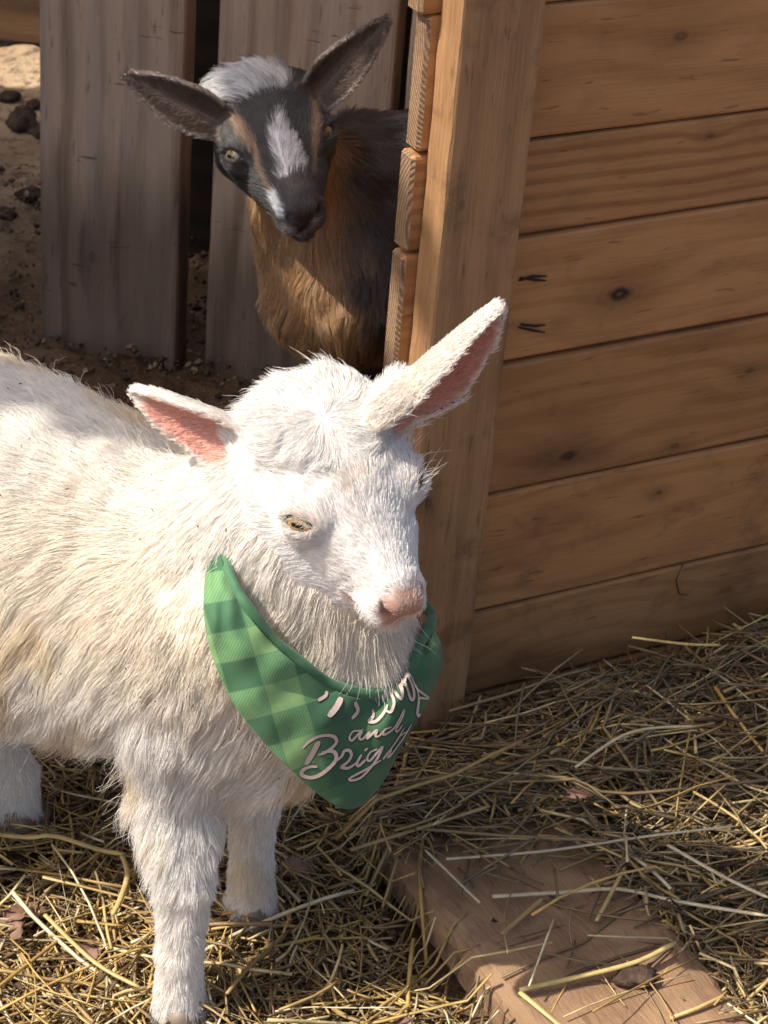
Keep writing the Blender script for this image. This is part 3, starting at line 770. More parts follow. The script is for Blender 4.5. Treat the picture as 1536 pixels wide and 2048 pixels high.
co = new_obj('cloth', me, bandana); co.matrix_parent_inverse = PI_
md = co.modifiers.new('thickness', 'SOLIDIFY'); md.thickness = .0011; md.offset = -1
CLOTH = BVHTree.FromPolygons([tuple(v) for v in Vc], [tuple(q) for q in Qc])
# rolled collar edge
N = NT('collar_cloth'); tc = N.n('ShaderNodeTexCoord'); nn = N.noise(tc.outputs['Object'], 70., 4.)
N.bsdf(N.mixc(N.ramp(nn, .35, .7), (.042, .125, .058), (.085, .20, .095)), .75, nn, .3, .001, spec=.25, Sheen_Weight=.2)
rolp = [tuple(W(q[0] + 2, q[1] - 9, q[2] + .004)) for q in UP]
rolp = [tuple(W(520, 1010, 1.16)), tuple(W(455, 1035, 1.115))] + rolp + [tuple(W(840, 1200, 1.15)), tuple(W(760, 1120, 1.175)), tuple(W(620, 1020, 1.18)), tuple(W(520, 1010, 1.16))]
rp = spline(rolp, 120); co2 = new_obj('collar', tube_mesh('collar', rp, [.0026 + .0012 * math.sin(i * .31) ** 2 for i in range(120)], N.m, 12), bandana); co2.matrix_parent_inverse = PI_
# script lettering: brush strokes laid on the cloth (x, y, half width in a 4.8x view of the print)
STK = [([(352, 585), (335, 635), (262, 680)], 15), ([(490, 650), (440, 745), (365, 830)], 26), ([(615, 690), (645, 775), (585, 850)], 20),
 ([(790, 765), (795, 830), (755, 880), (830, 875), (905, 795), (940, 720)], 14),
 ([(900, 590), (965, 600), (1000, 690), (965, 790), (920, 770)], 12), ([(950, 540), (1005, 590), (1060, 660), (1072, 570), (1030, 470), (1062, 440), (1105, 530), (1150, 655), (1180, 660), (1178, 570), (1105, 390), (1060, 270)], 15),
 ([(1065, 330), (1150, 440), (1215, 565), (1335, 665), (1315, 730), (1245, 820), (1212, 800), (1228, 640), (1200, 530)], 10),
 ([(672, 965), (600, 972), (565, 1030), (590, 1058), (640, 1010), (690, 962), (660, 1030), (690, 1045), (765, 980), (735, 1040), (800, 985), (835, 962), (818, 1012), (850, 1015), (895, 965)], 11),
 ([(965, 930), (905, 955), (890, 1000), (935, 985), (1000, 930), (1060, 820), (1088, 765), (1070, 840), (1010, 955), (1030, 968), (1072, 910)], 11),
 ([(275, 1060), (215, 1180), (148, 1290)], 25), ([(120, 1130), (180, 1068), (260, 1022), (350, 1006), (420, 1022), (442, 1070), (400, 1125), (320, 1180), (268, 1192)], 15),
 ([(300, 1172), (400, 1160), (440, 1202), (420, 1270), (350, 1340), (280, 1390), (200, 1412), (120, 1390), (112, 1350), (180, 1310), (262, 1308)], 18),
 ([(425, 1265), (490, 1210), (515, 1160), (560, 1152), (585, 1190), (560, 1250), (500, 1300), (480, 1310), (555, 1322), (645, 1262)], 14),
 ([(685, 1190), (640, 1270), (655, 1302), (725, 1240)], 13), ([(712, 1158), (742, 1130)], 10),
 ([(835, 1140), (770, 1170), (738, 1230), (765, 1252), (820, 1190), (885, 1118), (835, 1228), (760, 1330), (680, 1410), (600, 1440), (562, 1428), (620, 1390), (735, 1330), (870, 1245)], 11),
 ([(1085, 940), (1020, 1055), (890, 1235), (935, 1170), (965, 1150), (930, 1222), (995, 1155)], 10), ([(1160, 900), (1080, 1035), (945, 1225)], 10), ([(1040, 1020), (1130, 960)], 7)]
def stroke_mesh(strokes, lift, grow_, dx=0., dy=0.):
    Vs = []; Fs = []
    for pts, hw in strokes:
        n = max(6, int(sum(math.dist(pts[i], pts[i + 1]) for i in range(len(pts) - 1)) / 11))
        sp = spline([(580 + (x + dx) / 4.8, 1260 + (y + dy) / 4.8) for x, y in pts], n)
        cen = []; nor_ = []
        for q in sp:
            d = Vector(ray(*q)).normalized(); h = CLOTH.ray_cast(Vector(CC), d)
            if h[0] is None:
                h = CLOTH.find_nearest(Vector(W(q[0], q[1], 1.06)))
            nn_ = h[1] if h[1].dot(d) < 0 else -h[1]
            cen.append(h[0] + nn_ * lift); nor_.append(nn_)
        b0 = len(Vs); k = len(cen)
        for i in range(k):
            t = (cen[min(i + 1, k - 1)] - cen[max(i - 1, 0)])
            t = t.normalized() if t.length > 1e-9 else Vector((1, 0, 0))
            s_ = t.cross(nor_[i]).normalized()
            e = min(i, k - 1 - i) / max(k - 1, 1); w_ = (hw * 1.22 * (.55 + .45 * min(1, e * 6)) + grow_) / 4.8 / 3800
            Vs += [tuple(cen[i] - s_ * w_), tuple(cen[i] - s_ * w_ * .96), tuple(cen[i] + s_ * w_ * .96), tuple(cen[i] + s_ * w_)]
        for i in range(k - 1):
            for c_ in range(3): Fs.append((b0 + i * 4 + c_, b0 + i * 4 + c_ + 1, b0 + i * 4 + 5 + c_, b0 + i * 4 + 4 + c_))
    return np.array(Vs), np.array(Fs)
N = NT('lettering_print'); N.bsdf((.56, .43, .35), .6, spec=.25); MAT_LET = N.m
N = NT('lettering_outline'); N.bsdf((.012, .035, .022), .7); MAT_LO = N.m
Vl, Fl = stroke_mesh(STK, .0006, 0); o = new_obj('lettering', mesh_np('lettering', Vl, Fl, False, MAT_LET), bandana); o.matrix_parent_inverse = PI_
Vl, Fl = stroke_mesh(STK, .0003, 5, 5, 7); o = new_obj('lettering_outline', mesh_np('lettering_outline', Vl, Fl, True, MAT_LO), bandana); o.matrix_parent_inverse = PI_
# --- fur of the white kid
rel = V - trunk_f
u_len = rel @ A_TAIL
dens = np.ones(len(V))
dens[tagn == 'head'] = 2.1; dens[tagn == 'nose'] = 1.2; dens[tagn == 'ear'] = 1.7; dens[tagn == 'leg'] = 1.3; dens[tagn == 'neck'] = 1.15
vis = (Nv @ nrm(CC - np.array([-.05, 1.12, .3])))
dens *= .45 + .55 * sstep(-.35, .1, vis)
dens *= 1 - .8 * lipm
dens *= 1 - (.93 - .45 * sstep(-1.7, -1.1, H[:, 2])) * nosem * sstep(.2, .6, nosem); dens *= 1 - .45 * inner
NW = 300000
root, nor, Tk, bw = scatter(V, Q, Nv, NW, dens)
rk = tagn[Tk[:, 0]]
hl = WHF.loc(root)
inn = (inner[Tk] * bw).sum(1); nsm = (nosem[Tk] * bw).sum(1); lpm = (lipm[Tk] * bw).sum(1)
# how far along neck -> for blending head into neck
comb = np.tile(A_TAIL * .55 + np.array([0, 0, -.95]), (NW, 1))
side = (root - trunk_f) @ A_SIDE
topm = sstep(.03, .085, root[:, 2] - trunk_f[2])
comb = comb + topm[:, None] * (A_TAIL * .9 + np.array([0, 0, .2]))
ln = np.full(NW, .0235); lift = np.full(NW, .34); wave = np.full(NW, .20); cl = np.full(NW, .58); rad = np.full(NW, .00016)
under = sstep(-.03, -.09, root[:, 2] - trunk_f[2])
ln += .010 * under
isneck = rk == 'neck'
comb[isneck] = np.array([-.35, .15, -.95]); ln[isneck] = .017; lift[isneck] = .30; wave[isneck] = .18; cl[isneck] = .45
isleg = rk == 'leg'
comb[isleg] = np.array([-.14, -.02, -1.0]); 
zl = root[isleg, 2]
ln[isleg] = lerp(.0075, .019, sstep(.08, .15, zl)); lift[isleg] = .38; wave[isleg] = .15; cl[isleg] = .5
back = isleg * sstep(.05, .10, root[:, 2]) * sstep(.0, .012, -(root[:, 0] - (-.099))) * (root[:, 1] < 1.10)
ln = ln + .008 * back; lift = lift + .10 * back
# head
ish = np.isin(rk, ['head', 'nose'])
hx, hy, hz = hl[:, 0], hl[:, 1], hl[:, 2]
fd = np.stack([-1.0 + 0 * hx, .55 * np.sign(hy) * sstep(0, 1.5, np.abs(hy)) + .12 * np.sin(hx * 2.), -.25 * sstep(-1, -3, hz)], 1)
for s in (-1, 1):
    e = np.array([EYE_C[0], s * EYE_C[1], EYE_C[2]]); dd = hl - e; r = np.linalg.norm(dd, axis=1)
    wgt = np.exp(-(r / 2.0) ** 2)[:, None] * 1.6; fd = fd + wgt * dd / (r[:, None] + .1)
wh = np.array([-3.9, -.3, 1.6]); dd = hl - wh; r = np.linalg.norm(dd[:, :2], axis=1)
tuft = np.exp(-(r / 2.8) ** 2) * sstep(-1.2, .3, hz)
fd = fd * (1 - tuft[:, None]) + tuft[:, None] * (dd / (r[:, None] + .3)) * 1.4
back_poll = sstep(-4.6, -5.8, hx); fd = fd + back_poll[:, None] * np.array([-.9, -.5, .0])
hc = fd @ WHF.R
comb[ish] = hc[ish]
ln_h = .0056 + .0030 * sstep(.5, -3.0, hx) + 0.0048 * tuft + .013 * back_poll * sstep(-3, 0, hz) + .004 * sstep(-3.3, -4.8, hz) - .0018 * sstep(2.5, 4.5, hx)
ln[ish] = ln_h[ish]; ln[isleg & (root[:, 2] < .02)] = .011; lift[ish] = (.18 + .06 * tuft + .12 * back_poll)[ish]; wave[ish] = (.14 + .30 * tuft)[ish]; cl[ish] = .62; rad[ish] = .00014
muz = ish & (hx > 4.6) & (hz < -2.6); ln[muz] = .0048; lift[muz] = .4
comb[muz] = (np.array([.5, 0, -.9]) @ WHF.R)
nz = ish & (nsm > .3); ln[nz] = .0022; rad[nz] = .00012
ise = rk == 'ear'
for q in earq:
    l = q['fr'].loc(root); m = ise & (np.linalg.norm(root - (q['fr'].o + q['fr'].x * q['L'] * .5), axis=1) < .075)
    comb[m] = (q['fr'].x * .9)[None] + np.sign(l[m, 1])[:, None] * q['fr'].y * (.5 * sstep(.95, .55, l[m, 0] / q['L']))[:, None]
    t = l[m, 0] / q['L']; ln[m] = .0048 + .006 * sstep(.35, .0, t) - .0020 * sstep(.7, .95, t)
lift[ise] = .26; wave[ise] = .1; cl[ise] = .5; rad[ise] = .00015
mi = ise & (inn > .4); ln[mi] = .0042; lift[mi] = .35
# colour: cream body with yellowish stained patches, whiter head
base = np.tile(np.array([.90, .87, .82]), (NW, 1))
st = sstep(.05, .75, snoise(root, 7.0, 4.) + .35 * snoise(root, 19., 1.)) * (rk == 'body')
base = blend(base, st * .8, (.80, .67, .46))
ylw = ((rk == 'body') | isneck) * np.exp(-(((root[:, 2] - .275) / .05) ** 2)) * .45
base = blend(base, ylw, (.84, .72, .50))
base[ish] = (.86, .835, .79)
base = blend(base, ish * np.exp(-(((hx + .3) / 1.0) ** 2 + (hy / 1.0) ** 2)) * .35, (.85, .72, .55))
base = blend(base, isleg * sstep(.5, 1.2, snoise(root, 14., 8.)) * .5, (.78, .64, .42))
base[ise] = (.82, .765, .70)
base = blend(base, mi * 1.0, (.78, .52, .43)); base = blend(base, np.clip(nsm, 0, 1) * .6, (.72, .50, .37)); base = blend(base, np.clip(lpm, 0, 1) * .5, (.80, .55, .40))
base *= RNG.uniform(.93, 1.05, size=(NW, 1)); base = np.clip(base, 0, .94)
near_c = np.flatnonzero((rk == 'body') | isneck)
for i in near_c:
    h = CLOTH.find_nearest(Vector(root[i]), .034)
    if h[0] is not None:
        d = np.array(h[0]) - root[i]
        if h[0].z < .322 and d @ nor[i] > -.004 and not (isneck[i] and root[i, 2] > h[0].z + .004): ln[i] = min(ln[i], max(.004, .55 * h[3])); lift[i] = .1
ln *= RNG.uniform(.55, 1.25, NW); lift *= RNG.uniform(.55, 1.5, NW); comb = nrm(comb) + vnoise(root, 17., 2.) * .22 * ((rk == 'body')[:, None]) + vnoise(root, 30., 6.) * .12
F_ = Fur()
longm = (ln > .011) & ~isleg
P0 = grow(root[isleg], nor[isleg], comb[isleg], ln[isleg] * 1.12, lift[isleg] * .8, 6, .12, wave[isleg], 50., .42, 5000, .09)
F_.add(P0, base[isleg], rad[isleg], .2)
P1 = grow(root[longm], nor[longm], comb[longm], ln[longm], lift[longm], 8, .30, wave[longm], 42., cl[longm] * .62, 18000, .10)
F_.add(P1, base[longm], rad[longm], .2)
sm_ = ~longm & ~isleg
P2 = grow(root[sm_], nor[sm_], comb[sm_], ln[sm_], lift[sm_], 5, .05, wave[sm_], 60., cl[sm_], 14000, .06)
F_.add(P2, base[sm_], rad[sm_], .25)
# loose guard hairs that stand out of the coat along the outline
gi = RNG.choice(np.flatnonzero((rk == 'body') | isneck | (ish & (tuft > .25)) | isleg), 3000, replace=False)
P3 = grow(root[gi], nor[gi], comb[gi], ln[gi] * RNG.uniform(1.0, 1.4, len(gi)), lift[gi] + .14, 8, .1, wave[gi] + .25, 26., None, 0, .09)
F_.add(P3, base[gi], .00013, .3)
# whiskers and lashes
def strands(pts, col, r):
    F_.add(np.array(pts), np.tile(np.array(col), (len(pts), 1)), r, .25)
wk = []
for s in (-1, 1):
    e = np.array([EYE_C[0], s * EYE_C[1], EYE_C[2]]); o = eye_out(s)
    for j in range(15 if s < 0 else 9):                                   # brow hairs
        b = e + np.array([RNG.uniform(-1.1, .9), s * RNG.uniform(.2, .5), .95 + RNG.uniform(-.1, .2)]); d = nrm(o + np.array([-.5, 0, .35]) + RNG.normal(size=3) * .25); L = RNG.uniform(1.4, 3.0)
        wk.append([WHF.wld(b + d * L * t + np.array([0, 0, -.25]) * L * t * t) for t in np.linspace(0, 1, 7)])
    ax = eye_ax(s)
    for j in range(26 if s < 0 else 10):                                   # upper lashes
        t0 = RNG.uniform(-.8, .8); b = e + o * 1.0 + ax * t0 + np.array([0, 0, .40 * math.sqrt(max(0, 1 - t0 * t0))]); d = nrm(o * 1.1 + np.array([0, 0, -.35]) + RNG.normal(size=3) * .12); L = RNG.uniform(.45, .8)
        wk.append([WHF.wld(b + d * L * t + np.array([0, 0, .15]) * t * t) for t in np.linspace(0, 1, 7)])
    for j in range(13):                                   # chin and lip whiskers
        b = np.array([RNG.uniform(4.2, 5.9), s * RNG.uniform(.1, 1.2), RNG.uniform(-4.5, -3.6)]); d = nrm(np.array([.55, s * .35, -.7]) + RNG.normal(size=3) * .3); L = RNG.uniform(.8, 1.9)
        wk.append([WHF.wld(b + d * L * t + np.array([-.3, 0, -.25]) * L * t * t) for t in np.linspace(0, 1, 7)])
strands(wk, (.88, .80, .66), .00011)
sp_i = RNG.choice(np.flatnonzero(((rk == 'body') | isneck) & ((nor @ nrm(CC - np.array([-.1, 1.1, .25]))) > .3)), 90, replace=False)
sp_c = root[sp_i] + nor[sp_i] * .0075; sp_d = nrm(vnoise(sp_c, 300.) + comb[sp_i]) ; sp_n = nor[sp_i]; sp_t = np.cross(sp_d, sp_n); sp_l = RNG.uniform(.0006, .0022, (90, 1)); sp_w = RNG.uniform(.0003, .0007, (90, 1))
sp_V = np.stack([sp_c - sp_d * sp_l, sp_c + sp_t * sp_w, sp_c + sp_d * sp_l, sp_c - sp_t * sp_w, sp_c + sp_n * sp_w * 1.5], 1).reshape(-1, 3)
sp_F = (np.array([(0, 1, 4), (1, 2, 4), (2, 3, 4), (3, 0, 4), (1, 0, 2), (3, 2, 0)])[None] + (np.arange(90) * 5)[:, None, None]).reshape(-1, 3)
N = NT('speck'); N.bsdf((.11, .07, .04), .8, spec=.1)
o = new_obj('coat_specks', mesh_np('coat_specks', sp_V, sp_F, False, N.m), white); o.matrix_parent_inverse = white.matrix_basis.inverted(); tag(o, kind='stuff')
F_.build('fur', fur_mat('kid_fur'), white).matrix_parent_inverse = white.matrix_basis.inverted()
# ------------------------------------------------------------------ the dark kid by the fence
BRF = Frame(W(556, 268, 1.60), cam2w((.285, -.82, .50)), cam2w((-.03, .51, .86)), .0106)
S2 = SDF()
hn = BRF.wld((-3.2, .9, -3.4)); ch = W(682, 568, 1.665)
S2.cone('neck', hn, hn * .5 + ch * .5 + np.array([0, .012, 0]), .032, .037, k=.03)
S2.cone('neck', hn * .5 + ch * .5 + np.array([0, .012, 0]), ch, .037, .054, k=.03)
AX2 = nrm(np.array([.90, .30, 0.])); tr = W(735, 430, 1.74); SD2 = nrm(np.array([.30, -.9, 0]))
S2.cone('body', tr + AX2 * .0, tr + AX2 * .2, .080, .085, k=.05)
S2.cone('body', ch + np.array([.01, .02, 0]), tr + AX2 * .06 + np.array([0, 0, -.03]), .060, .07, k=.04)
S2.ell('body', tr + AX2 * .24, (.08, .075, .08), k=.04, x=AX2, z=(0, 0, 1))
z0 = tr[2]
for off, sd in ((.01, .035), (.01, -.035), (.24, .04), (.24, -.04)):
    h = tr + AX2 * off + SD2 * sd + np.array([0, 0, -.05]); ft = np.array([h[0], h[1], .012]); k_ = h * .5 + ft * .5
    leg(S2, 'leg', [h, k_ + np.array([0, 0, .01]), ft + np.array([0, 0, .03]), ft], [.034, .018, .0135, .0165])
R_B = BRF.wld((-2.7, -3.15, -.9)); L_B = BRF.wld((-2.9, 3.1, -.9))
tl_, tr_ = W(252, 150, 1.605), W(774, 40, 1.625)
S2.ear('ear', R_B, tl_ - R_B, cam2w((.05, -.30, .95)), float(np.linalg.norm(tl_ - R_B)), .0225, .45, bend=-.05)
S2.ear('ear', L_B, tr_ - L_B, cam2w((.10, -.12, .98)), float(np.linalg.norm(tr_ - L_B)), .0225, .42, bend=-.03)
add_head(S2, BRF)
V2, Q2 = surface_nets(S2, (-.25, 1.48, -.005), (.42, 1.98, .55), .0023)
N2 = S2.grad(V2)
dark = empty('dark_goat', (.02, 1.70, 0))
tag(dark, 'dark brown kid goat with white blaze and tan face stripes peering from behind the post', 'goat')
PI2 = dark.matrix_basis.inverted()
BV2 = BVHTree.FromPolygons([tuple(v) for v in V2], [tuple(q) for q in Q2])
def marks(lst):
    out = []; l2 = []
    for i in range(len(lst)):
        l2.append(lst[i])
        if i + 1 < len(lst) and math.hypot(lst[i + 1][0] - lst[i][0], lst[i + 1][1] - lst[i][1]) < 60:
            l2 += [tuple(lst[i][k] * (1 - f) + lst[i + 1][k] * f for k in range(3)) for f in (.25, .5, .75)]
    lst = l2
    for px, py, hw in lst:
        h = BV2.ray_cast(Vector(CC), Vector(ray(px, py)).normalized())
        if h[0] is not None: out.append((np.array(h[0]), hw / 2700.))
    return out
M_BLAZE = marks([(557, 232, 7), (557, 255, 14), (563, 280, 21), (572, 305, 24), (586, 326, 20), (570, 340, 8), (560, 352, 5), (604, 335, 8)])
M_LIP = marks([(548, 392, 12), (552, 405, 17), (560, 420, 12), (564, 432, 6)])
M_STR = marks([(461, 215, 7), (472, 238, 12), (486, 262, 14), (500, 285, 12), (512, 308, 8), (520, 330, 6), (530, 352, 6), (541, 378, 7), (625, 180, 7), (632, 215, 9), (634, 250, 9), (630, 285, 8), (628, 315, 5), (628, 345, 4)])
M_POLL = [(BRF.wld((x_, y_, .35 - .05 * y_ * y_)), .0088) for x_ in (-5.2, -4.4, -3.7) for y_ in (-2.6, -1.8, -1.0, -.2, .6, 1.3)]
M_JAW = marks([(575, 455, 6), (595, 468, 6), (618, 458, 6), (632, 440, 5)])
def mk(P, M_, soft=.0022):
    if not M_: return np.zeros(len(P))
    return np.max([sstep(r + soft, r - soft, np.linalg.norm(P - c, axis=1)) for c, r in M_], axis=0)
r2, t2 = S2.region(V2); tg2 = np.array(t2)[r2]
def coat(P, tg, Nn, jit=0.0):
    n = len(P); C = np.tile(np.array([.042, .030, .023]), (n, 1)); h = BRF.loc(P)
    hd = np.isin(tg, ['head', 'nose'])
    Pj = P + jit * RNG.normal(size=P.shape)
    C = blend(C, hd * .9, (.038, .029, .025))
    C = blend(C, hd * np.exp(-(((h[:, 0] - 4.0) / 1.4) ** 2 + (h[:, 1] / .9) ** 2)) * sstep(-2.5, -1, h[:, 2]) * .8, (.12, .085, .072))
    C = blend(C, hd * sstep(-2.6, -3.4, h[:, 2]) * sstep(2, 3.5, h[:, 0]) * .6, (.09, .07, .06))
    C = blend(C, hd * mk(Pj, M_JAW) * .8, (.5, .42, .36))
    C = blend(C, mk(Pj, M_STR) * hd * .95, (.42, .26, .14))
    C = blend(C, mk(Pj, M_BLAZE) * hd, (.90, .87, .83)); C = blend(C, mk(Pj, M_LIP) * hd, (.86, .85, .84))
    C = blend(C, mk(Pj, M_POLL) * hd, (.90, .87, .83))
    nk = np.isin(tg, ['neck', 'body', 'leg'])
    v = P - ch; front = v[:, 0] * .78 + v[:, 1] * .55 + .010 * snoise(P, 18.)
    C = blend(C, nk * .9, (.040, .024, .018))
    C = blend(C, nk * sstep(.002, -.032, front) * .95, (.60, .385, .185))
    C = blend(C, nk * np.exp(-((P[:, 2] - (ch[2] - .055)) / .03) ** 2) * sstep(.03, -.01, front) * .5, (.55, .33, .14))
    ea = tg == 'ear'; C = blend(C, ea * 1.0, (.115, .078, .058))
    for q in [q for q in S2.p if q['t'] == 'ear']:
        l = q['fr'].loc(P); t = l[:, 0] / q['L']; u = np.abs(l[:, 1]) / (q['w'] * ear_prof(np.clip(t, 0, 1)))
        near = (np.linalg.norm(P - (q['fr'].o + q['fr'].x * q['L'] * .5), axis=1) < .05) & (t > .12)
        C = blend(C, ea * near * sstep(.86, 1.02, u) * (u < 1.4) * .6, (.50, .42, .36))
        C = blend(C, ea * near * np.exp(-((l[:, 1] - .1 * q['w']) / (.12 * q['w'])) ** 2) * ((Nn @ q['fr'].z) > .2) * sstep(.9, .4, t) * .45, (.34, .25, .18))
    return C
sk = coat(V2, tg2, N2); 
me = mesh_np('body', V2, Q2, True, skin_mat('dark_skin', .55)); point_color(me, 'col', sk)
o = new_obj('body', me, dark); o.matrix_parent_inverse = PI2
add_eyes(BRF, 1.0, eye_mat('dark_kid_eye', (.15, .115, .065), (.11, .08, .04), (.03, .02, .015)), dark)
for ft in [tr + AX2 * f_ + SD2 * s_ for f_, s_ in ((.01, .035), (.01, -.035), (.24, .04), (.24, -.04))]: hoof((ft[0], ft[1], .012), dark, -AX2)
dn = np.ones(len(V2)); dn[np.isin(tg2, ['head', 'ear'])] = 2.2; dn[tg2 == 'nose'] = 1.4; dn[tg2 == 'neck'] = 1.3
dn *= .35 + .65 * sstep(-.35, .1, N2 @ nrm(CC - np.array([0, 1.65, .3]))); dn *= 1 - .8 * sstep(.10, .16, V2[:, 0])
NB = 130000
rt, nr, Tk, bw = scatter(V2, Q2, N2, NB, dn); kk_ = tg2[Tk[:, 0]]
h2 = BRF.loc(rt); hx, hy, hz = h2.T
cmb = np.tile(AX2 * .5 + np.array([0, 0, -.9]), (NB, 1)); lnb = np.full(NB, .020); lf = np.full(NB, .3); wvb = np.full(NB, .3); clb = np.full(NB, .6); rdb = np.full(NB, .00017)
m = kk_ == 'neck'; cmb[m] = (.10, .02, -1.0); lnb[m] = .019; lf[m] = .36
hd = np.isin(kk_, ['head', 'nose']); fdv = np.stack([-1. + 0 * hx, .5 * np.sign(hy) * sstep(0, 1.5, np.abs(hy)), -.25 * sstep(-1, -3, hz)], 1)
for s in (-1, 1):
    e = np.array([EYE_C[0], s * EYE_C[1], EYE_C[2]]); dd = h2 - e; r = np.linalg.norm(dd, axis=1); fdv = fdv + (np.exp(-(r / 2.) ** 2) * 1.6)[:, None] * dd / (r[:, None] + .1)
pm_ = mk(rt, M_POLL, .004) * hd; bz = mk(rt, M_BLAZE, .004) * hd
fdv = blend(fdv, pm_, (-.8, -.75, .55)); fdv = fdv + bz[:, None] * np.stack([-.3 + 0 * hx, np.sign(hy + .3) * .6, .3 + 0 * hx], 1)
cmb[hd] = (fdv @ BRF.R)[hd]
lnb[hd] = (.0064 + .0035 * sstep(-.5, -3, hx) + .019 * pm_ + .006 * bz - .0015 * sstep(2.5, 4.5, hx))[hd]; lf[hd] = (.2 + .30 * pm_)[hd]; wvb[hd] = .12; rdb[hd] = .00017; lnb[hd & (kk_ == 'nose') & (hx > 5)] = .0018
ea = kk_ == 'ear'
for q in [q for q in S2.p if q['t'] == 'ear']:
    l = q['fr'].loc(rt); mm = ea & (np.linalg.norm(rt - (q['fr'].o + q['fr'].x * q['L'] * .5), axis=1) < .075)
    cmb[mm] = q['fr'].x[None] * .8 + np.sign(l[mm, 1])[:, None] * q['fr'].y * .6
lnb[ea] = .0048; lf[ea] = .22; wvb[ea] = .08; rdb[ea] = .00013
cb = coat(rt, kk_, nr, .0011); cb = np.clip(cb * RNG.uniform(.55, 1.45, (NB, 1)), 0, .9)
wvb[pm_ > .3] = .45; clb[pm_ > .3] = .85; lf += .08 * pm_ * RNG.random(NB); lnb *= RNG.uniform(.65, 1.2, NB); cmb = nrm(cmb) + vnoise(rt, 20., 4.) * .15
F2 = Fur(); lm = lnb > .010
F2.add(grow(rt[lm], nr[lm], cmb[lm], lnb[lm], lf[lm], 7, .25, wvb[lm], 26., clb[lm], 3500, .05), cb[lm], rdb[lm], .2)
F2.add(grow(rt[~lm], nr[~lm], cmb[~lm], lnb[~lm], lf[~lm], 5, .03, wvb[~lm], 60., clb[~lm], 7000, .05), cb[~lm], rdb[~lm], .25)
F2.build('fur', fur_mat('dark_kid_fur', trans=.25), dark).matrix_parent_inverse = PI2
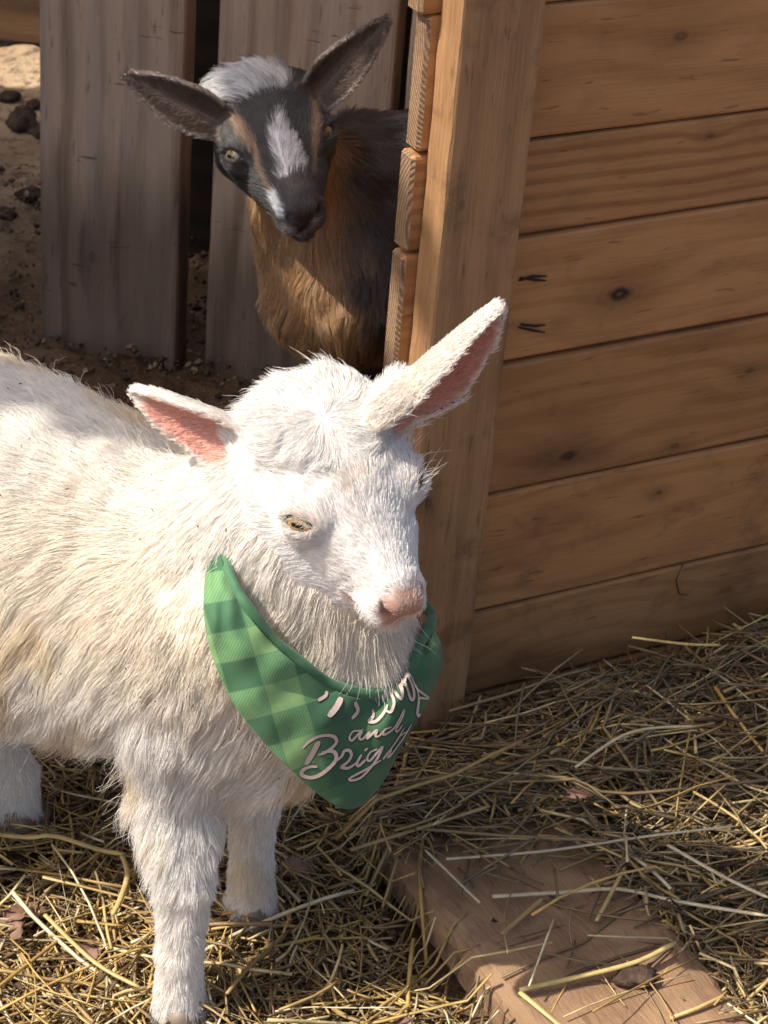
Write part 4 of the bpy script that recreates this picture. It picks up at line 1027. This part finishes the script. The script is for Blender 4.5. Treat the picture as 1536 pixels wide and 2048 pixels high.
# ------------------------------------------------------------------ straw bedding
def plank_local(x, y):
    d = np.stack([x - a0[0], y - a0[1]], -1); return d @ SD[:2], d @ SW[:2]
def wall_dist(x, y):   # distance in front of the shed wall, and position along it
    n = np.array([.5, -.8660254]); d = np.stack([x - .071, y - 1.347], -1); return d @ n, d @ np.array([.8660254, .5])
def straw_top(x, y):
    h = ground_h(x, y)
    wd, ws = wall_dist(x, y)
    pile = .013 * sstep(.24, .03, wd) * sstep(-.02, .20, ws) + .010 * sstep(.40, .05, wd) * sstep(-.12, .02, ws)
    pl, pw_ = plank_local(x, y)
    onp = (pw_ > -.004) & (pw_ < .142) & (pl > 0)
    h = np.maximum(h + pile, np.where(onp, .0305, -1))
    return h
def straw_mesh(name, n, region, lmin, lmax, rmin, rmax, pal, tilt, zspread, mat, seed, bendy=.25, nseg=4, dirbias=None):
    rg = np.random.default_rng(seed)
    xy = region(rg, n); n = len(xy)
    L = lmin * (lmax / lmin) ** rg.random(n); R = rg.uniform(rmin, rmax, n)
    ang = rg.uniform(0, 6.283, n)
    if dirbias is not None:
        kq = rg.random(n) < dirbias[1]; ang = np.where(kq, dirbias[0] + rg.normal(size=n) * dirbias[2], ang)
    el = rg.normal(size=n) * tilt
    bend = rg.normal(size=n) * bendy
    kink = rg.random(n) < .18; kp = rg.uniform(.3, .7, n); ka = rg.normal(size=n) * .7
    s = np.linspace(0, 1, nseg + 1)
    P = np.zeros((n, nseg + 1, 3)); cur = np.zeros((n, 3)); a = ang.copy()
    for i in range(1, nseg + 1):
        a2 = a + bend * (s[i] - .5) + np.where(kink & (s[i] > kp), ka, 0)
        e2 = el + .2 * bend * (s[i] - .5)
        cur = cur + np.stack([np.cos(a2) * np.cos(e2), np.sin(a2) * np.cos(e2), np.sin(e2)], 1) * (L / nseg)[:, None]; P[:, i] = cur
    P -= P[:, nseg // 2:nseg // 2 + 1]
    P[:, :, :2] += xy[:, None]
    gz = straw_top(P[:, :, 0].ravel(), P[:, :, 1].ravel()).reshape(n, -1)
    base = gz * .55 + gz.mean(1, keepdims=True) * .45
    lift = np.abs(rg.normal(size=n)) * zspread
    P[:, :, 2] += base + R[:, None] + lift[:, None]
    P[:, :, 2] = np.maximum(P[:, :, 2], gz * .8 + .0006 - .004)
    wd, ws = wall_dist(P[:, :, 0], P[:, :, 1])
    bad = ((wd < -.018) & (ws > -.075)).any(1); P = P[~bad]; R = R[~bad]; n = len(P)
    T = np.gradient(P, axis=1); T /= np.linalg.norm(T, axis=2, keepdims=True) + 1e-9
    roll = rg.uniform(0, 6.28, n)
    up = np.array([0, 0, 1.]); Sx = np.cross(T, up); Sx /= np.linalg.norm(Sx, axis=2, keepdims=True) + 1e-9; Uy = np.cross(Sx, T)
    ca, sa = np.cos(roll)[:, None, None], np.sin(roll)[:, None, None]; A = Sx * ca + Uy * sa; B = -Sx * sa + Uy * ca
    flat = rg.uniform(.10, .85, n)[:, None, None]
    Vs = np.stack([P + (A * math.cos(q) + B * math.sin(q) * flat) * R[:, None, None] for q in (0, 1.571, 3.1416, 4.712)], 2)
    k = nseg + 1; V_ = Vs.reshape(-1, 3); b = (np.arange(n) * k * 4)[:, None, None]
    seg = (np.arange(nseg) * 4)[None, :, None]; c4 = np.arange(4)[None, None, :]; c4n = (c4 + 1) % 4
    F_ = np.stack([b + seg + c4, b + seg + c4n, b + seg + 4 + c4n, b + seg + 4 + c4], -1).reshape(-1, 4)
    ends = np.concatenate([(np.arange(n) * k * 4)[:, None] + np.array([3, 2, 1, 0]), (np.arange(n) * k * 4)[:, None] + nseg * 4 + np.array([0, 1, 2, 3])])
    F_ = np.concatenate([F_, ends])
    pal = np.array(pal); C = pal[rg.integers(0, len(pal), n)] * rg.uniform(.75, 1.2, (n, 1)) 
    me = mesh_np(name, V_, F_, False, mat)
    Cp = np.repeat(C, k * 4, 0); point_color(me, 'col', Cp)
    o = new_obj(name, me); tag(o, kind='stuff'); return o
N = NT('straw'); at = N.n('ShaderNodeAttribute', attribute_name='col'); tc = N.n('ShaderNodeTexCoord')
nz_ = N.noise(tc.outputs['Object'], 130., 3.); c = N.mixc(N.ramp(nz_, .4, .75, 0, .45), at.outputs['Color'], (.16, .10, .045))
N.bsdf(c, .48, spec=.45); MAT_STRAW = N.m
GOLD = [(.54, .36, .11), (.47, .31, .10), (.60, .43, .17), (.42, .27, .08), (.64, .50, .24), (.36, .24, .09), (.28, .18, .08), (.64, .54, .33)]
OLD_SHADE = [(.17, .11, .055), (.22, .15, .07), (.12, .078, .042), (.27, .185, .085), (.19, .14, .085), (.34, .25, .12)]  # old straw tones, darkened further to put the heap's shade into the colour
def reg_front(rg, n):
    x = rg.uniform(-.45, .50, n); y = rg.uniform(.86, 1.60, n); pl, pw_ = plank_local(x, y)
    lim = 1.40 + .10 * np.sin(x * 9) + .08 * rg.normal(size=n); wd, ws = wall_dist(x, y)
    keep = (y < np.where(x < -.02, lim + .05, 9)) & ((wd > -.004) | (ws < -.085))
    on = (pw_ > -.012) & (pw_ < .140) & (pl > .005); keep &= ~(on & (rg.random(n) < .992 * sstep(-.01, .06, pl)))
    return np.stack([x, y], 1)[keep]
def reg_pile(rg, n):
    ws = rg.uniform(-.10, .40, n); wd = np.abs(rg.normal(size=n)) * .14 + .008
    x = .071 + ws * .866 + wd * .5; y = 1.347 + ws * .5 - wd * .866
    pl, pw_ = plank_local(x, y); on = (pw_ > 0) & (pw_ < .14) & (pl > .01 + .03 * rg.random(n)) ; keep = ~(on & (rg.random(n) < .955)) & (y > 1.05)
    return np.stack([x, y], 1)[keep]
straw_mesh('straw_bedding', 22000, reg_front, .012, .070, .0005, .0013, GOLD + OLD_SHADE[:4], .16, .007, MAT_STRAW, 1)
straw_mesh('straw_chaff', 22000, reg_front, .004, .018, .0004, .0010, GOLD[:4] + OLD_SHADE * 2, .3, .004, MAT_STRAW, 2, nseg=2)
straw_mesh('long_straw', 1300, reg_front, .07, .16, .0008, .0016, GOLD, .12, .012, MAT_STRAW, 3, bendy=.5, nseg=6)
straw_mesh('straw_pile', 6500, reg_pile, .04, .17, .0006, .0015, GOLD[1:6] + OLD_SHADE + OLD_SHADE, .15, .012, MAT_STRAW, 4, bendy=.35, nseg=5, dirbias=(math.radians(25), .5, .35))
straw_mesh('fine_straw_in_pile', 7000, reg_pile, .02, .07, .0005, .0012, OLD_SHADE * 3 + GOLD[3:5], .25, .009, MAT_STRAW, 5)
def reg_back(rg, n):
    x = rg.uniform(-.75, .05, n); y = rg.uniform(1.4, 2.3, n); return np.stack([x, y], 1)
straw_mesh('scattered_straw', 260, reg_back, .01, .05, .0006, .0014, OLD_SHADE, .15, .002, MAT_STRAW, 6)
# dirt crumbs
def blob_mesh(name, r, mat, seed, sx=1., sy=1., sz=.7, sub=3, amp=.28, fq=1.3):
    bm = bmesh.new(); bmesh.ops.create_icosphere(bm, subdivisions=sub, radius=1.0)
    P_ = np.array([v.co[:] for v in bm.verts]); d = 1 + amp * snoise(P_ * .35, fq, seed) + amp * .6 * snoise(P_ * .35, fq * 3, seed + 3)
    for v, k in zip(bm.verts, d): v.co = Vector((v.co.x * sx, v.co.y * sy, v.co.z * sz)) * float(k) * r
    me = bpy.data.meshes.new(name); bm.to_mesh(me); bm.free(); me.polygons.foreach_set('use_smooth', np.ones(len(me.polygons), dtype=bool)); me.materials.append(mat); return me
N = NT('dark_clod'); tc = N.n('ShaderNodeTexCoord'); n1 = N.noise(tc.outputs['Object'], 90., 5., .7)
N.bsdf(N.mixc(N.ramp(n1, .35, .7), (.045, .028, .02), (.12, .08, .055)), .95, n1, .8, .004, spec=.1); MAT_CLOD = N.m
rg = np.random.default_rng(5)
clods = [(48, 252, .020, 'largest dark dirt clod, near the left edge halfway down the fence board'), (80, 268, .012, 'dark clod touching the fence edge, just right of the largest clod'), (20, 195, .012, 'dark clod just below the sunlit strip of dirt at the left edge'),
         (66, 205, .009, 'small clod between the sunlit strip of dirt and the largest clod'), (58, 412, .014, 'mid sized clod at the fence edge lower on the bare dirt'), (18, 455, .010, 'small clod at the left edge, alone on the lower bare dirt'),
         (180, 690, .012, 'dark clod in the mud under the first fence board'), (300, 748, .013, 'dark clod in the mud just above the white goat back, by the fence gap')]
for i, (px, py, r, lab) in enumerate(clods):
    p = G(px, py); o = new_obj('dirt_clod', blob_mesh('dirt_clod', r, MAT_CLOD, i * 1.7, 1.2, .9, .6))
    o.location = (p[0], p[1], float(ground_h(p[0], p[1])) + r * .25); o.rotation_euler = (0, 0, rg.uniform(0, 6)); tag(o, lab, 'dirt clod', 'dirt clods on the bare ground')
def crumbs(name, n, reg, rmin, rmax, seed, pal):
    r_ = np.random.default_rng(seed); xy = reg(r_, n); n = len(xy); R = rmin * (rmax / rmin) ** r_.random(n) ** 1.6
    base = np.array([(1, 0, 0), (-.6, .8, 0), (-.6, -.8, 0), (.1, 0, .8), (0, .1, -.8)]); F0 = np.array([(0, 1, 3), (1, 2, 3), (2, 0, 3), (1, 0, 4), (2, 1, 4), (0, 2, 4)])
    V_ = base[None] * r_.uniform(.6, 1.3, (n, 5, 1)) * R[:, None, None]; a = r_.uniform(0, 6.28, n); c, s_ = np.cos(a)[:, None], np.sin(a)[:, None]
    V_ = np.stack([V_[..., 0] * c - V_[..., 1] * s_, V_[..., 0] * s_ + V_[..., 1] * c, V_[..., 2]], -1); z = straw_top(xy[:, 0], xy[:, 1])
    V_ += np.stack([xy[:, 0], xy[:, 1], z + R * .3 + r_.random(n) * .004 * (xy[:, 1] < 1.35)], 1)[:, None]
    F_ = (F0[None] + (np.arange(n) * 5)[:, None, None]).reshape(-1, 3); me = mesh_np(name, V_.reshape(-1, 3), F_, False, MAT_CRUMB)
    pal = np.array(pal); point_color(me, 'col', np.repeat(pal[r_.integers(0, len(pal), n)] * r_.uniform(.7, 1.2, (n, 1)), 5, 0)); tag(new_obj(name, me), kind='stuff')
N = NT('crumb'); at = N.n('ShaderNodeAttribute', attribute_name='col'); N.bsdf(at.outputs['Color'], .9, spec=.15); MAT_CRUMB = N.m
crumbs('dirt_crumbs', 5200, reg_back, .001, .0055, 8, [(.10, .065, .042), (.16, .11, .07), (.06, .04, .028), (.28, .19, .12)])
crumbs('bedding_debris', 9000, reg_front, .0012, .006, 9, [(.06, .04, .028), (.10, .065, .042), (.20, .12, .08), (.035, .025, .018)])
p = G(1272, 1965, .03); o = new_obj('dirt_clod', blob_mesh('dirt_clod', .0105, MAT_CLOD, 31., 1.3, .8, .5)); o.location = (p[0], p[1], .036)
tag(o, 'crumbly grey brown dirt clod lying on the plank', 'dirt clod')
# dead leaves
N = NT('dead_leaf'); tc = N.n('ShaderNodeTexCoord'); x, y, z = N.sep(tc.outputs['Object'])
n1 = N.noise(tc.outputs['Object'], 160., 4.); vein = N.ramp(N.math('ABSOLUTE', y), .0004, .0011, 1, 0)
c = N.mixc(N.ramp(n1, .35, .7), (.26, .15, .10), (.17, .095, .065)); c = N.mixc(N.mul(vein, .5), c, (.34, .23, .15)); N.bsdf(c, .7, n1, .4, .001); MAT_LEAF = N.m
def leaf_mesh(L, w, seed):
    r_ = np.random.default_rng(seed); V_ = []; F_ = []; nx, ny = 16, 9
    for i in range(nx):
        t = i / (nx - 1); hw = w * math.sin(math.pi * min(1, t * .93 + .05)) ** .8 * (1 + .16 * math.sin(i * 2.3 + seed))
        for j in range(ny):
            u = j / (ny - 1) * 2 - 1; V_.append((L * (t - .5), u * hw, .35 * w * u * u + .12 * w * math.sin(t * 7 + u * 2 + seed) + .004 * math.sin(t * 3)))
    for i in range(nx - 1):
        for j in range(ny - 1): a = i * ny + j; F_.append((a, a + ny, a + ny + 1, a + 1))
    return mesh_np('dead_leaf', np.array(V_), np.array(F_), True, MAT_LEAF)
for i, (px, py, L, w, rz, lab) in enumerate([(52, 1818, .030, .011, .5, 'large curled brown dead leaf in the straw at the lower left'), (10, 1850, .024, .010, 2.4, 'brown dead leaf cut by the left edge of the picture'),
        (800, 2032, .022, .008, 1.9, 'pinkish brown dead leaf at the near end of the plank'), (595, 1735, .026, .008, .3, 'brown dead leaf beside the far front hoof of the white goat'),
        (180, 1890, .02, .008, 1.2, 'small dead leaf among straw between the near front leg and the left edge'), (1150, 1662, .02, .007, .2, 'pale dead leaf scrap on the far end of the plank')]):
    p = G(px, py, .012); o = new_obj('dead_leaf', leaf_mesh(L, w, i)); o.location = (p[0], p[1], float(straw_top(p[0], p[1])) + .009); o.rotation_euler = (rg.uniform(-.25, .25), rg.uniform(-.2, .2), rz)
    tag(o, lab, 'dead leaf', 'dead leaves in the straw')
    md = o.modifiers.new('thickness', 'SOLIDIFY'); md.thickness = .0004
# long single stalks one can pick out
def stalk(pts, r, col, lab):
    N = NT('stalk'); tc = N.n('ShaderNodeTexCoord'); n1 = N.noise(tc.outputs['Object'], 120., 3.); N.bsdf(N.mixc(N.ramp(n1, .4, .7, 0, .5), col, tuple(v * .55 for v in col)), .45, spec=.45)
    P_ = []
    for (px, py, z) in pts:
        p = G(px, py, z); zz_ = max(z, float(straw_top(p[0], p[1])) + .003); P_.append(tuple(G(px, py, zz_)))
    P_ = spline(P_, 14); o = new_obj('straw_stalk', tube_mesh('straw_stalk', P_, [r] * 13 + [r * .6], N.m, 6, .7)); tag(o, lab, 'straw stalk', 'long straw stalks lying on top')
PALE, GLD, BRN = (.58, .48, .30), (.55, .41, .16), (.38, .26, .11)
stalk([(985, 1793, .036), (1120, 1785, .037), (1240, 1778, .037), (1350, 1802, .038), (1536, 1832, .045)], .0017, PALE, 'long pale stalk bent across the plank and out of the right edge')
stalk([(1005, 1868, .034), (1085, 1797, .037)], .0018, BRN, 'short dull brown stalk lying aslant below the long pale bent one')
stalk([(1193, 1842, .034), (1250, 1735, .04)], .0014, GLD, 'short golden stalk pointing up the middle of the plank')
stalk([(893, 1718, .045), (1090, 1702, .045), (1300, 1672, .05), (1470, 1652, .055)], .0012, PALE, 'thin pale stalk along the shaded far end of the plank')
stalk([(960, 1806, .036), (890, 1738, .04), (850, 1700, .042)], .0011, PALE, 'thin straight pale stalk sloping down the left part of the plank')
stalk([(1040, 1980, .036), (1150, 1955, .038), (1270, 1925, .04), (1352, 1885, .04)], .0020, GLD, 'thick yellow stalk across the sunlit end of the plank')
stalk([(1040, 1985, .036), (1095, 2030, .036), (1130, 2060, .034)], .0020, GLD, 'thick golden stalk broken off towards the bottom edge')
stalk([(1335, 1690, .05), (1450, 1755, .05), (1536, 1795, .05)], .0016, PALE, 'pale stalk sloping to the right edge just above the plank')
stalk([(700, 1700, .04), (860, 1650, .045), (980, 1612, .05)], .0016, BRN, 'brown stalk crossing the far left corner of the plank')
stalk([(0, 1670, .02), (60, 1675, .024), (110, 1672, .026), (200, 1700, .02), (250, 1708, .02)], .0021, GLD, 'thick golden stalk behind the near front leg of the white goat')
stalk([(90, 1830, .02), (190, 1925, .02), (280, 1975, .018)], .0017, GLD, 'straight golden stalk pointing to the near front hoof from the left')
stalk([(245, 1712, .022), (255, 1750, .025), (240, 1800, .022), (225, 1830, .02)], .0019, GLD, 'golden stalk standing bent beside the near front leg')
stalk([(1150, 1535, .06), (1260, 1465, .07), (1390, 1452, .07)], .0013, PALE, 'pale grey stalk on the straw heap by the wall')
stalk([(1265, 1275, .10), (1370, 1288, .105), (1440, 1290, .10)], .0013, GLD, 'golden stalk topmost on the straw heap against the wall')
